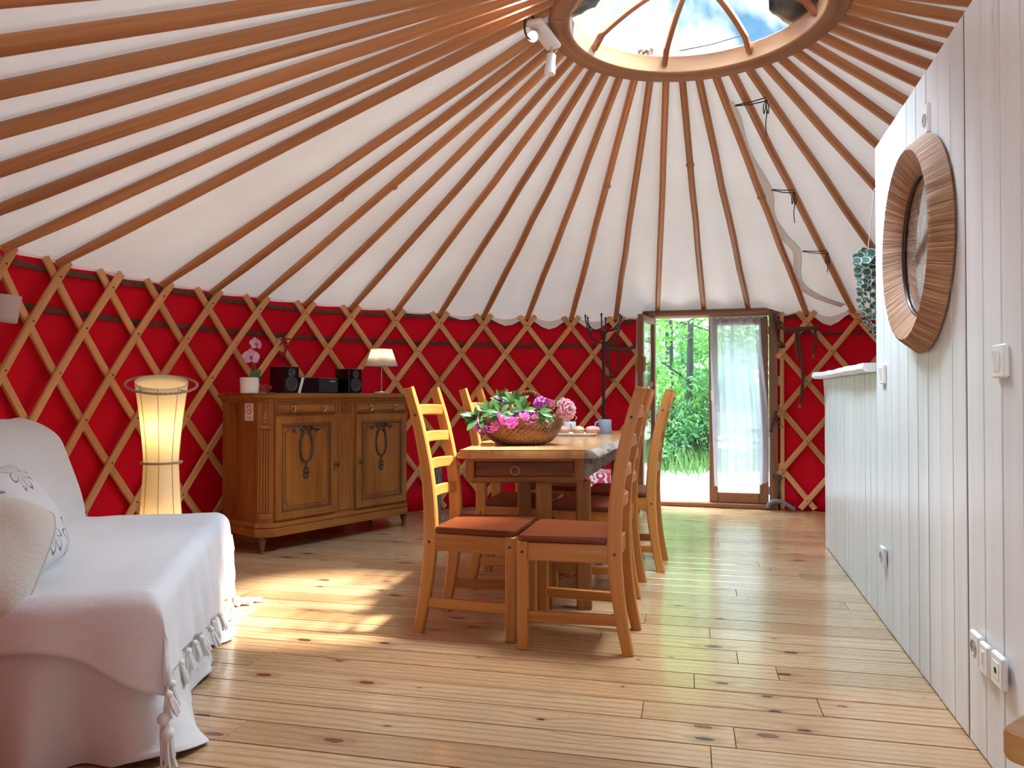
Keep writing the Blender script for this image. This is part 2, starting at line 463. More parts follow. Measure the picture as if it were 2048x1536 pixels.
def leaf_mat(name, c1, c2, trans=0.35, rough=0.4):
    t = NT(name); oi = t.noise(t.attr(), 6, 2)
    c = t.mix(t.ramp(oi, [(0.35, 0.0), (0.65, 1.0)]), c1, c2)
    t.p(Base_Color=c, Roughness=rough)
    tl = t.node('BsdfTranslucent', {'Color': c}); mx = t.node('MixShader', {0: trans})
    t.l.new(t.b.outputs[0], mx.inputs[1]); t.l.new(tl.outputs[0], mx.inputs[2]); t.surf(mx.outputs[0]); return t.m
M['rhodo_leaf'] = leaf_mat('glossy dark leaf', (0.03, 0.10, 0.025), (0.10, 0.22, 0.06), 0.15, 0.25)
M['magenta'] = leaf_mat('magenta petal', (0.55, 0.07, 0.44), (0.75, 0.24, 0.66), 0.3, 0.6)
M['lilac'] = leaf_mat('lilac petal', (0.62, 0.28, 0.60), (0.78, 0.45, 0.74), 0.3, 0.6)
M['pale_pink'] = leaf_mat('pale pink petal', (0.88, 0.48, 0.52), (0.93, 0.68, 0.68), 0.45, 0.6)
M['coral'] = leaf_mat('coral petal', (0.80, 0.20, 0.28), (0.86, 0.36, 0.40), 0.3, 0.6)
M['orchid'] = leaf_mat('orchid petal', (0.72, 0.38, 0.56), (0.82, 0.60, 0.72), 0.3, 0.5)
M['orchid_lip'] = flat('orchid lip', (0.45, 0.03, 0.24), 0.5)
M['string_leaf'] = leaf_mat('blue green leaf', (0.03, 0.085, 0.07), (0.09, 0.19, 0.16), 0.15, 0.4)
M['string_edge'] = flat('pale leaf edge', (0.55, 0.60, 0.45), 0.5)
M['tree_leaf'] = leaf_mat('sunlit tree leaf', (0.05, 0.19, 0.03), (0.18, 0.36, 0.07), 0.45, 0.5)
M['bush_leaf'] = leaf_mat('bush leaf', (0.03, 0.14, 0.04), (0.13, 0.30, 0.09), 0.4, 0.5)
M['grass'] = leaf_mat('grass blade', (0.05, 0.13, 0.02), (0.11, 0.19, 0.05), 0.4, 0.5)
M['trunk'] = wood('grey tree bark', (0.010, 0.011, 0.009), (0.06, 0.065, 0.05), 0.9, 14, 5)
def gravel():
    t = NT('pale gravel'); g = t.attr(); n = t.noise(g, 14, 5, 0.7); n2 = t.noise(g, 1.6, 3)
    c = t.ramp(n, [(0.3, (0.07, 0.07, 0.067)), (0.6, (0.20, 0.197, 0.19))])
    c = t.mix(t.ramp(n2, [(0.56, 0.0), (0.66, 0.6)]), c, (0.04, 0.08, 0.02))
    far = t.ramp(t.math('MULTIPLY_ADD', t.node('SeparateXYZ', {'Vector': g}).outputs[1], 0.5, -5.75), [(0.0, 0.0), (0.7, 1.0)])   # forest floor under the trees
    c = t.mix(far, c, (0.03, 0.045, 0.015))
    t.p(Base_Color=c, Roughness=0.9); t.bump(n, 0.6, 0.02); return t.m
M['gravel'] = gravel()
def wicker():
    t = NT('woven willow'); g = t.attr(); s = t.node('SeparateXYZ', {'Vector': g})
    a = t.math('SINE', t.math('MULTIPLY', s.outputs[0], 2 * PI)); b = t.math('SINE', t.math('MULTIPLY', s.outputs[1], 2 * PI))
    h = t.math('MULTIPLY', a, b)
    h2 = t.math('ADD', t.math('MULTIPLY', h, 0.5), t.math('MULTIPLY', t.math('ABSOLUTE', a), 0.5))
    n = t.noise(t.map(g, (.3, .3, .3)), 1.0, 3)
    c = t.ramp(t.math('MULTIPLY_ADD', h2, 0.4, t.math('MULTIPLY', n, 0.7)), [(0.24, (0.07, 0.02, 0.005)), (0.5, (0.40, 0.17, 0.05)), (0.75, (0.66, 0.36, 0.14))])
    t.p(Base_Color=c, Roughness=0.42); t.bump(h2, 1.0, 0.014); return t.m
M['wicker'] = wicker()
def pattern_mat(name, c1, c2, scale, ring=True):
    t = NT(name); g = t.attr()
    vo = t.node('TexVoronoi', {'Vector': g, 'Scale': scale})
    f = t.math('GREATER_THAN', t.math('SINE', t.math('MULTIPLY', vo.outputs['Distance'], 16 if ring else 9)), 0.2)
    t.p(Base_Color=t.mix(f, c1, c2), Roughness=0.8); return t.m
M['red_pattern'] = pattern_mat('red and white print', (0.60, 0.04, 0.09), (0.78, 0.70, 0.66), 11)
M['bw_pattern'] = pattern_mat('black and beige print', (0.02, 0.02, 0.02), (0.62, 0.52, 0.42), 55, False)
def cake_mat():
    t = NT('cake crust'); g = t.attr(); s = t.node('SeparateXYZ', {'Vector': g}); n = t.noise(g, 60, 3)
    c = t.mix(n, (0.40, 0.13, 0.05), (0.58, 0.26, 0.11)); t.p(Base_Color=c, Roughness=0.6); t.bump(n, 0.4, 0.004); return t.m
M['cake'] = cake_mat()
M['icing'] = flat('pink icing', (0.72, 0.32, 0.30), 0.35)
M['icing_pale'] = flat('almond topping', (0.72, 0.48, 0.26), 0.5)
M['red_print'] = flat('red print', (0.60, 0.03, 0.05), 0.5)
M['grey_print'] = flat('grey print', (0.30, 0.29, 0.29), 0.5)
M['paper'] = flat('white paper', (0.80, 0.79, 0.76), 0.6)
M['lace'] = flat('beige lace', (0.55, 0.46, 0.36), 0.9)

def floor_mat():
    t = NT('varnished pine boards'); g = t.attr(); r = t.attr('brd', 'Fac')
    vo = t.node('TexVoronoi', {'Vector': t.map(g, (2.6, 6.0, 1.0)), 'Scale': 1.0, 'Randomness': 1.0}, voronoi_dimensions='2D')
    sel = t.node('SeparateColor', {'Color': vo.outputs['Color']})
    rr = t.math('MULTIPLY', t.math('MAXIMUM', t.math('SUBTRACT', sel.outputs[0], 0.18), 0.0), 0.125)
    d = t.math('ADD', vo.outputs['Distance'], t.math('MULTIPLY_ADD', t.noise(g, 45, 2), 0.06, -0.03))
    core = t.ramp(t.math('MULTIPLY', t.math('SUBTRACT', rr, d), 40.0), [(0.0, 0.0), (0.6, 1.0)])
    halo = t.ramp(t.math('DIVIDE', d, t.math('ADD', rr, 0.0005)), [(0.9, 1.0), (2.6, 0.0)]) if False else t.ramp(t.math('MULTIPLY', t.math('SUBTRACT', t.math('MULTIPLY', rr, 2.6), d), 12.0), [(0.0, 0.0), (0.9, 1.0)])
    sx = t.node('SeparateXYZ', {'Vector': g})
    bend = t.math('MULTIPLY', t.ramp(vo.outputs['Distance'], [(0.0, 1.0), (0.35, 0.0)]), 0.035)
    yy = t.math('ADD', sx.outputs[1], t.math('MULTIPLY', bend, sel.outputs[1]))
    gv = t.node('CombineXYZ', {0: sx.outputs[0], 1: yy, 2: t.math('MULTIPLY', r, 37.0)}).outputs[0]
    wave = t.node('TexWave', {'Vector': t.map(gv, (0.55, 9.0, 1.0)), 'Scale': 1.0, 'Distortion': 7.0, 'Detail': 2.0, 'Detail Scale': 0.55}, wave_type='BANDS', bands_direction='Y').outputs['Fac']
    fine = t.noise(t.map(gv, (3, 130, 1)), 1.0, 3, 0.6)
    big = t.noise(t.map(gv, (0.9, 3, 1)), 1.0, 2)
    base = t.ramp(r, [(0.0, (0.50, 0.31, 0.16)), (0.35, (0.62, 0.41, 0.22)), (0.7, (0.68, 0.48, 0.275)), (1.0, (0.56, 0.34, 0.175))])
    c = t.mix(t.ramp(wave, [(0.62, 0.0), (0.95, 0.55)]), base, (0.36, 0.15, 0.045))
    c = t.mix(t.ramp(fine, [(0.45, 0.0), (0.8, 0.45)]), c, (0.34, 0.15, 0.05))
    c = t.mix(t.math('MULTIPLY', big, 0.35), c, (0.40, 0.19, 0.065))
    c = t.mix(t.math('MULTIPLY', halo, 0.42), c, (0.30, 0.12, 0.04))
    c = t.mix(core, c, t.mix(t.ramp(sel.outputs[1], [(0.45, 0.0), (0.5, 1.0)]), (0.17, 0.04, 0.018), (0.055, 0.035, 0.028)))
    streak = t.ramp(t.noise(t.map(gv, (1.1, 22, 1)), 1.0, 3, 0.55), [(0.72, 0.0), (0.78, 0.75)])
    c = t.mix(streak, c, (0.13, 0.05, 0.02))
    t.p(Base_Color=c, Roughness=t.math('MULTIPLY_ADD', fine, 0.16, 0.19)); t.b.inputs['Specular IOR Level'].default_value = 0.5
    t.b.inputs['Coat Weight'].default_value = 0.6; t.b.inputs['Coat Roughness'].default_value = 0.12; t.b.inputs['Coat IOR'].default_value = 1.6
    t.bump(t.math('ADD', fine, t.math('MULTIPLY', core, -0.6)), 0.12, 0.003); return t.m
M['floor'] = floor_mat()

# ================================================================== FLOOR
FA = math.radians(13.0)
FU = V((math.cos(FA), -math.sin(FA), 0)); FV = V((math.sin(FA), math.cos(FA), 0))   # along the boards, across them
def build_floor():
    rnd = random.Random(3)
    b = MB(); brd = []
    BW = 0.1425; q0 = 1.981
    cu = V((CX, CY, 0)).dot(FU); cq = V((CX, CY, 0)).dot(FV); R = RW + 0.09
    k = math.floor((cq - R - q0) / BW)
    while q0 + k * BW < cq + R:
        qa, qb = q0 + k * BW, q0 + (k + 1) * BW
        qm = min(max((qa + qb) / 2, cq - R), cq + R)
        h = math.sqrt(max(R * R - (qm - cq) ** 2, 0.02))
        u = cu - h; rowoff = rnd.uniform(0, 2.0); first = True
        while u < cu + h - 0.01:
            L = rowoff + 0.3 if first else rnd.choice([1.6, 2.0, 2.4]); first = False
            u2 = min(u + L, cu + h)
            if cu + h - u2 < 0.25: u2 = cu + h
            g = 0.0012; gl = 0.0032; e = 0.0008; zt = rnd.uniform(-0.0006, 0.0)
            off = rnd.uniform(-40, 40); idv = rnd.random()
            def P(uu, qq, z): return FU * uu + FV * qq + V((0, 0, z))
            vs = []; gg = []
            for (uu, qq, z) in [(u + g, qa + gl, -0.02), (u2 - g, qa + gl, -0.02), (u2 - g, qb - gl, -0.02), (u + g, qb - gl, -0.02),
                                (u + g, qa + gl, zt - e), (u2 - g, qa + gl, zt - e), (u2 - g, qb - gl, zt - e), (u + g, qb - gl, zt - e),
                                (u + g + e, qa + gl + e, zt), (u2 - g - e, qa + gl + e, zt), (u2 - g - e, qb - gl - e, zt), (u + g + e, qb - gl - e, zt)]:
                vs.append(P(uu, qq, z)); gg.append((uu + off, qq - qa + k * 0.37, idv * 10))
            fs = []
            for l in (0, 4):
                for i in range(4): fs.append((l + i, l + (i + 1) % 4, l + 4 + (i + 1) % 4, l + 4 + i))
            fs.append((8, 9, 10, 11))
            b.add(vs, fs, gg); brd += [idv] * 12
            u = u2
        k += 1
    n0 = len(b.v)
    pts = [cyl(2 * PI * i / 64, R + 0.05, -0.018) for i in range(64)]
    b.add(pts, [tuple(range(63, -1, -1))], None, 1)
    brd += [0.5] * 64
    o = b.build('floor', [M['floor'], M['gap']], smooth=0)
    a = o.data.attributes.new('brd', 'FLOAT', 'POINT'); a.data.foreach_set('value', brd)
    return struct(o)
build_floor()

# ================================================================== ROUND WALL, DOOR PLACE
A_DL = angof(oncyl(1284, 900, RW)); A_DR = angof(oncyl(1543, 900, RW))     # door opening in the wall
A_BACK = math.atan2(-CX, -CY)                                              # direction of the open entrance the photo is taken from
WALL_TOP = 1.76
def wall_grid(b, a0, a1, n, R, z0=0.0, z1=WALL_TOP):
    def f(u, v):
        a = lerp(a0, a1, u); z = lerp(z0, z1, v)
        return cyl(a, R + 0.010 * math.sin(a * 50.9 + 1.0) * math.sin(z * 6.3), z)
    b.grid(f, n, 14, g=lambda u, v: V((lerp(a0, a1, u) * R, lerp(z0, z1, v), 0.0)))
def build_wall():
    b = MB()
    wall_grid(b, A_BACK + 0.235, A_DL - 0.005, 200, RW + 0.075)
    wall_grid(b, A_DR + 0.005, A_BACK + 2 * PI - 0.235, 160, RW + 0.075)
    o = b.build('wall_back', M['red'], smooth=60)
    solid(o, 0.02, 0.0)
    return struct(o)
build_wall()

# ================================================================== ROOF: base and crown angle of pole n
P_BASE = {13: angof(oncyl(1315, 622, RW)), 14: angof(oncyl(1408, 616, RW)), 15: angof(oncyl(1497, 615, RW)), 16: angof(oncyl(1613, 630, RW)), 17: angof(oncyl(1706, 602, RW))}
NP = 49
def b_ang(n):
    if n <= 12: return -1.4609 + 0.1234 * n
    if n <= 17:
        i = int(math.floor(n)); t = n - i
        a0 = P_BASE.get(i, -1.4609 + 0.1234 * 12 if i == 12 else 0); a1 = P_BASE[min(i + 1, 17)]
        return lerp(a0, a1, t)
    end = (-1.4609 + 0.1234 * (NP - 15 - NP)) + 2 * PI
    return lerp(P_BASE[17], end, (n - 17) / (NP - 15 - 17))
def r_ang(n): return -0.119 + 2 * PI / NP * (n - 12)
Z_EAVE, Z_RING = 1.705, 2.845
def pole_axis(n, t, dz=0.0, rb=RW - 0.005, rr=R_RING):
    zb = Z_EAVE + (0.055 if n in (13, 14, 15) else 0.0)
    p0 = cyl(b_ang(n), rb, zb); p1 = cyl(r_ang(n), rr, Z_RING)
    return p0.lerp(p1, t) + V((0, 0, dz))
def build_canvas():
    b = MB(); per = 6; nn = NP * per
    def f(u, v, tt=None):
        n = -15 + u * NP; fr = n - math.floor(n)
        t = lerp(-0.06, 1.0, v) if tt is None else tt
        p0 = cyl(b_ang(n), RW - 0.005, Z_EAVE + 0.06 * max(0, 1 - max(0, abs(n - 14) - 1.2) / 1.0)); p1 = cyl(r_ang(n), R_RING, Z_RING)
        p = p0.lerp(p1, t)
        sag = math.sin(PI * fr) ** 2
        w = max(0.0, 1 - max(t, 0) * 1.25)
        back = max(0.0, min(1.0, (n - 7.0) / 3.0)) if n < 19 else max(0.0, 1 - (n - 19) / 3)
        p.z += 0.036 - sag * ((0.010 + 0.016 * w) * min(1.0, max(t, 0.0) * 5 + back) + 0.022 * back * w)
        # creases at the low edge behind the door
        if back > 0 and t < 0.5:
            cr = (noise.noise(V((n * 0.7, t * 26, 3))) + 0.6 * noise.noise(V((n * 1.4, t * 60, 9)))) * 0.012 * back * (1 - max(t, 0) / 0.5)
            p.z += cr * sag
        p.z += 0.004 * noise.noise(V((n * 0.8, t * 5, 1)))
        return p
    b.grid(f, nn, 44, cu=True, g=lambda u, v: V((u * 20, v * 2.9, 0)))
    # hanging lower edge
    def sk(u, v):
        n = -15 + u * NP; p = f(u, 0, -0.018); fr = n - math.floor(n)
        back = max(0.0, min(1.0, (n - 7.5) / 2.5)) if n < 19 else max(0.0, 1 - (n - 19) / 2)
        if 12.3 < n < 15.9: back = 0.25
        p.z -= v * (0.002 + back * 0.075 * (0.35 + 0.65 * math.sin(PI * fr) ** 2))
        d = rad2(b_ang(n)); p -= d * v * 0.02 * back
        return p
    b.grid(sk, nn, 4, cu=True, g=lambda u, v: V((u * 20, -v * .1, 0)), flip=True)
    o = b.build('ceiling', M['canvas'], smooth=80)
    struct(o)
    # canvas flap that is laced to the poles on the right of the door
    fl = MB()
    edge = [(1467, 205), (1482, 235), (1500, 300), (1545, 380), (1550, 430), (1575, 470), (1602, 503), (1604, 560), (1640, 590), (1698, 610)]
    def roofz(x, y):                     # height of the canvas plane
        r = math.hypot(x - CX, y - CY)
        return lerp(Z_EAVE, Z_RING, (RW - r) / (RW - R_RING)) + 0.022
    def onroof(px, py, lift):
        d = ray(px, py); lo, hi = 1.0, 9.0
        for _ in range(50):
            m = (lo + hi) / 2
            if CAMH + d.z * m < roofz(d.x * m, d.y * m) + lift: lo = m
            else: hi = m
        t = lo; return V((d.x * t, d.y * t, CAMH + d.z * t))
    E = bez([onroof(x, y, -0.045) for x, y in edge], 6)
    Bk = [onroof(px - 16, py + 4, -0.030) for px, py in edge]; Bk = bez(Bk, 6)
    fl.grid(lambda u, v: E[round(u * (len(E) - 1))].lerp(Bk[round(u * (len(E) - 1))], v) + V((0, 0, 0.012 * math.sin(v * PI))), len(E), 6)
    q = solid(fl.build('canvas_flap', M['canvas'], parent=o, smooth=80), 0.004, 0.0)
    return onroof
onroof = build_canvas()

# roof poles, each a thing
def pole_label(n):
    if n == 13: return 'left of the three brown roof poles resting on the door frame'
    if n == 14: return 'middle of the three brown roof poles resting on the door frame'
    if n == 15: return 'right of the three brown roof poles resting on the door frame'
    if n > 15: return '%s brown roof pole to the right of the door frame' % ORD[n - 16]
    return '%s brown roof pole to the left of the door frame' % ORD[12 - n - (1 if n < 1 else 0)]
for n in range(-15, NP - 15):
    if n == 1: continue                                    # one pole is missing in this yurt
    b = MB(); rnd = random.Random(n * 7 + 1)
    K = 9; path = []; sc = []
    for i in range(K):
        t = i / (K - 1)
        p = pole_axis(n, lerp(-0.004, 1.0, t), 0.0, rr=R_RING + 0.004)
        j = rnd.uniform(-1, 1) * 0.004 * math.sin(PI * t)
        d = rad2(b_ang(n)); p += V((d.y, -d.x, 0)) * j + V((0, 0, -abs(j)))
        path.append(p); sc.append((lerp(1.0, 0.86, t), lerp(1.0, 0.9, t)))
    sc[0] = (0.9, 0.7)
    b.sweep(path, rect(0.046, 0.052, 0.013), (0, 0, 1), sc)
    if n in (4, 14, 11, 16, 3):                            # bark knots standing out on a few poles
        t = rnd.uniform(0.35, 0.75); b.ball(pole_axis(n, t, -0.014), (0.030, 0.030, 0.020), 10, 6)
    o = b.build('roof_pole', M['pole'])
    tag(o, pole_label(n), 'roof pole', 'roof poles')

# crown ring with curved ribs, and the clear dome
ring_t = thing('crown_ring', 'round wooden roof crown with curved ribs under the sky dome', 'roof crown', (CX, CY, Z_RING - 0.03))
b = MB()
b.lathe([(0.612, 0.0), (0.625, -0.006), (0.70, -0.008), (0.709, 0.0), (0.709, 0.085), (0.700, 0.105), (0.618, 0.105), (0.606, 0.095), (0.605, 0.01), (0.612, 0.0)], n=72, caps=False)
b.g = [(math.atan2(p[1], p[0]) * 0.65, math.hypot(p[0], p[1]), p[2]) for p in b.v]
b.build('ring', M['ring'], ring_t)
b = MB(); b.lathe([(0.6115, 0.004), (0.6035, 0.012), (0.6040, 0.098), (0.612, 0.104)], n=72, caps=False)
b.g = [(math.atan2(p[1], p[0]) * 0.65, math.hypot(p[0], p[1]), p[2]) for p in b.v]
solid(b.build('inner_glare_band', M['ring_glare'], ring_t), 0.002, 0.0)  # added band on the inner face, its pale gloss stands in for glare
HUB = V((0, 0, 0.235))
for k in range(8):
    a = -0.04 + k * PI / 4
    b = MB(); d = rad2(a)
    path = [d * (0.604 - 0.51 * s_) + V((0, 0, 0.085 + 0.145 * math.sin(s_ * PI / 2) ** 0.85)) for s_ in [i / 9 for i in range(10)]]
    path[0] = d * 0.604 + V((0, 0, 0.050))
    b.sweep(path, rect(0.034, 0.03, 0.006), V((0, 0, 1)).cross(d))
    b.build('rib', M['rib'], ring_t)
b = MB(); b.lathe([(0.0001, -0.02), (0.10, -0.02), (0.108, -0.012), (0.108, 0.02), (0.10, 0.03), (0.0001, 0.03)], HUB, 32)
b.build('hub', M['rib'], ring_t)
b = MB(); b.lathe([(0.70, 0.10), (0.69, 0.14), (0.62, 0.22), (0.48, 0.31), (0.30, 0.37), (0.12, 0.395), (0.001, 0.40)], n=56, caps=False)
w = b.build('window_1', M['dome'], loc=(CX, CY, Z_RING - 0.03), smooth=80); struct(w)

def tarp(name, label, a0, a1, dz):
    b = MB(); rnd = random.Random(int(a0 * 100))
    def f(u, v):
        a = lerp(a0, a1, u); wv = noise.noise(V((u * 6, v * 4, a0))) * 0.02
        rr = 0.665 - v * (0.17 + 0.08 * math.sin(u * PI * 1.0))
        return cyl(a, rr, Z_RING + 0.095 + 0.02 * v + wv * v + 0.2 * max(0, 0.62 - rr))
    b.grid(f, 14, 8)
    o = solid(b.build(name, M['tarp'], smooth=25), 0.006, 0.0)
    return tag(o, label, 'tarp')
tarp('tarp_flap', 'crumpled black tarp over the left rim of the skylight', -1.62, -1.2, 0)
tarp('tarp_flap', 'crumpled black tarp over the right rim of the skylight', 1.10, 1.62, 0)
# leaves and bark lying on the dome edge
b = MB(); rnd = random.Random(5)
for i in range(26):
    a = -0.20 + rnd.uniform(-0.07, 0.07); r = 0.635 + rnd.uniform(-0.02, 0.02)
    c = cyl(a, r, Z_RING + 0.085 + rnd.uniform(0.0, 0.03)); q = Quaternion((rnd.gauss(0, 1), rnd.gauss(0, 1), rnd.gauss(0, 1), 1)).normalized()
    pts = [V((-.022, 0, 0)), V((0, -.011, .003)), V((.024, 0, 0)), V((0, .011, -.003))]
    b.add([c + q @ p for p in pts], [(0, 1, 2, 3)])
o = b.build('leaf_litter', M['bark']); tag(o, 'pale dry leaf litter lying in the bottom corner of the skylight', 'leaves', kind='stuff')
for k, (x0, y0, x1, y1) in enumerate([(1420, 106, 1500, 68), (1418, 108, 1508, 78)]):
    b = MB(); p0 = cyl(0.10 + 0.02 * k, 0.615, Z_RING + 0.105); p1 = cyl(0.66 + 0.05 * k, 0.60, Z_RING + 0.125)
    b.tube([p0, p0.lerp(p1, .5) + V((0, 0, -0.008)), p1], 0.0028, 6)
    tag(b.build('dome_cord', M['cord_dark']), ['upper', 'lower'][k] + ' of two thin dark cords stretched along the skylight rim', 'cord')

# spot light bar by the crown
def spot_bar():
    P0 = at(1068, 48, 3.45); P1 = at(1106, 92, 3.52)
    P0.z = Z_RING - 0.075; P1.z = Z_RING - 0.075
    d0 = ray(1072, 47); t = (Z_RING - 0.07 - CAMH) / d0.z; P0 = V((d0.x * t, d0.y * t, Z_RING - 0.07))
    d1 = ray(1104, 90); t = (Z_RING - 0.085 - CAMH) / d1.z; P1 = V((d1.x * t, d1.y * t, Z_RING - 0.085))
    T = thing('spotlight_bar', 'white ceiling spotlight bar with one lit spot beside the crown', 'spotlight', (P0 + P1) / 2)
    c = (P0 + P1) / 2; L = (P1 - P0) / 2
    b = MB(); b.bar(-L * 1.25, L * 1.25, 0.085, 0.03, 0.010, (0, 0, 1)); b.build('mounting_bar', M['white_plastic'], T)
    # pale spot turned down
    e = L * 0.95; b = MB()
    b.tube([e + V((0, 0, -0.012)), e + V((0.0, 0, -0.05))], 0.006, 10); b.build('swivel', M['steel'], T)
    ax = V((-0.10, 0.0, -1)).normalized(); Mx = ax.to_track_quat('Z', 'Y').to_matrix()
    b = MB(); b.lathe([(0.0001, 0), (0.02, 0), (0.024, 0.006), (0.024, 0.055), (0.028, 0.065), (0.028, 0.10), (0.024, 0.102), (0.0001, 0.092)], e + V((0, 0, -0.05)), 20, 0, Mx)
    b.build('lamp_head', M['white_plastic'], T)
    # lit spot aimed at the room
    e = -L * 0.25 + V((-0.03, -0.03, 0)); ax = V((-0.25, -0.75, -0.45)).normalized(); Mx = ax.to_track_quat('Z', 'Y').to_matrix()
    b = MB(); b.lathe([(0.0001, 0), (0.02, 0), (0.026, 0.008), (0.028, 0.065), (0.024, 0.067), (0.022, 0.05)], e + V((0, 0, -0.03)), 20, 0, Mx)
    h = b.build('lamp_head', M['white_plastic'], T)
    b = MB(); b.lathe([(0.0001, 0.060), (0.015, 0.058), (0.022, 0.05)], e + V((0, 0, -0.03)), 20, 0, Mx)
    b.build('lit_lens', M['bulb_cold'], h)['label'] = 'glaring white lens'
    b = MB(); e2 = -L * 1.1
    b.tube(bez([e2 + V((0, 0, 0.0)), e2 + V((-0.03, 0.0, 0.06)), e2 + V((-0.05, 0, 0.0)), e2 + V((-0.045, -.01, -0.06)), e2 + V((-0.02, -.01, -0.09))], 6), 0.005, 8)
    b.build('cable', M['black_matt'], T)
    ld = bpy.data.lights.new('spotlight_lamp', 'SPOT'); ld.energy = 6; ld.spot_size = 2.0; ld.spot_blend = 0.6; ld.shadow_soft_size = 0.02; ld.color = (1, 0.9, 0.75)
    lo = bpy.data.objects.new('spotlight_lamp', ld); COL.objects.link(lo)
    lo.location = c + e + V((0, 0, -0.03)) + ax * 0.085; lo.rotation_euler = ax.to_track_quat('-Z', 'Y').to_euler()
spot_bar()

# laces that hold the canvas flap to the poles
for (ex, ey, pn, pt, lab) in [(1470, 212, (1505, 1532), (201, 202), 'highest'), (1543, 380, (1588,), (386,), 'middle'), (1605, 503, (1655,), (507,), 'lowest')]:
    b = MB(); E0 = onroof(ex, ey, -0.045); E1 = onroof(pn[-1], pt[-1], -0.085)
    b.tube([E0, E0.lerp(E1, .5) + V((0, 0, -0.006)), E1], 0.0035, 6)
    b.tube([E0 + V((0, 0, .004)), E0.lerp(E1, .5) + V((0, 0, .008)), E1 + V((0, 0, .02))], 0.0035, 6)
    for s_ in (-1, 1):
        b.tube(bez([E1, E1 + V((0.015 * s_, 0, -0.03)), E1 + V((0.012 * s_, 0, -0.075)), E1 + V((0.0, 0, -0.02))], 5), 0.003, 6)
    b.tube(bez([E1, E1 + V((0.004, 0, -0.06)), E1 + V((-0.002, 0, -0.14)), E1 + V((0.004, 0, -0.20 if lab != 'lowest' else -0.08))], 5), 0.003, 6)
    b.ball(E1, 0.010, 8, 6)
    tag(b.build('lace', M['cord_dark']), lab + ' dark lace tying the canvas flap to a roof pole', 'cord', 'canvas laces')

# ================================================================== LATTICE WALL
Z_NODE = 1.628; ROWH = 0.2555
def lath(n0, r0, n1, r1, back, root, shift=0.0, rad_off=0.0):
    b = MB(); K = 14; path = []; ups = []
    R = RW + (0.024 if back else 0.0) + rad_off
    for i in range(K):
        t = i / (K - 1); n = lerp(n0, n1, t) + shift; r = lerp(r0, r1, t)
        path.append(cyl(lat_ang(n), R, Z_NODE - r * ROWH))
    # sweep with the flat face towards the room
    m = len(path); pr = rect(0.046, 0.021, 0.004); verts = []; g = []; L = 0; off = random.uniform(-90, 90)
    for i in range(m):
        tg = (path[min(i + 1, m - 1)] - path[max(i - 1, 0)]).normalized()
        if i: L += (path[i] - path[i - 1]).length
        nr = (path[i] - V((CX, CY, path[i].z))).normalized(); sd = tg.cross(nr).normalized(); nr = sd.cross(tg)
        for (a, c) in pr:
            verts.append(path[i] + sd * a + nr * c); g.append((L + off, a + off, c))
    q = len(pr); fs = []
    for i in range(m - 1):
        for j in range(q): fs.append((i * q + j, i * q + (j + 1) % q, (i + 1) * q + (j + 1) % q, (i + 1) * q + j))
    fs += [tuple(range(q - 1, -1, -1)), tuple((m - 1) * q + j for j in range(q))]
    b.add(verts, fs, g)
    if not back:                        # peg heads where the laths cross
        r = math.ceil(r0 * 1.0 - 1e-6)
        while r <= r1:
            t = (r - r0) / (r1 - r0); n = lerp(n0, n1, t) + shift
            p = cyl(lat_ang(n), R - 0.011, Z_NODE - r * ROWH)
            b.ball(p, 0.006, 6, 4, 1)
            r += 1
    return b.build('lath', [M['lath'], M['carve']], root)
def lat_ang(n): return b_ang(n) if n < 12 else (-1.4609 + 0.1234 * n if n < 13 else P_BASE[16] + 0.1234 * (n - 16))
def lattice(n0, n1, label, shiftA=0.0, only_full=False, rad=0.0, rtop=-0.36, rbot=6.28):
    root = thing('lattice_wall_section', label, 'lattice wall', cyl(lat_ang((n0 + n1) / 2), RW, 0), 0, 'lattice wall sections')
    rl = root.location.copy()
    kids = []
    for k in range(math.floor(n0 - 4), math.ceil(n1 + 4) + 1):
        for sgn in (-1, 1):             # '/' leans right going up: n = k - r/2 ; '\' : n = k + r/2
            ra, rb = rtop, rbot
            # keep n in [n0-.1, n1+.1]
            lo, hi = n0 - 0.09, n1 + 0.09
            if sgn < 0: ra = max(ra, (k - hi) * 2); rb = min(rb, (k - lo) * 2)
            else: ra = max(ra, (lo - k) * 2); rb = min(rb, (hi - k) * 2)
            if rb - ra < 0.7: continue
            kids.append(lath(k + sgn * ra / 2, ra, k + sgn * rb / 2, rb, sgn > 0, root, shiftA if (ra > rtop + .01 or rb < rbot - .01) and shiftA else 0.0, rad))
    for o in kids: o.location = -rl
    return root
lattice(-7.0, 4.5, 'honey pine lattice wall section behind the sofa and cream floor lamp', -0.09)
lattice(4.5, 12.5, 'honey pine lattice wall section behind the sideboard and dining table')
lattice(15.5, 23.5, 'honey pine lattice wall section to the right of the glazed door')
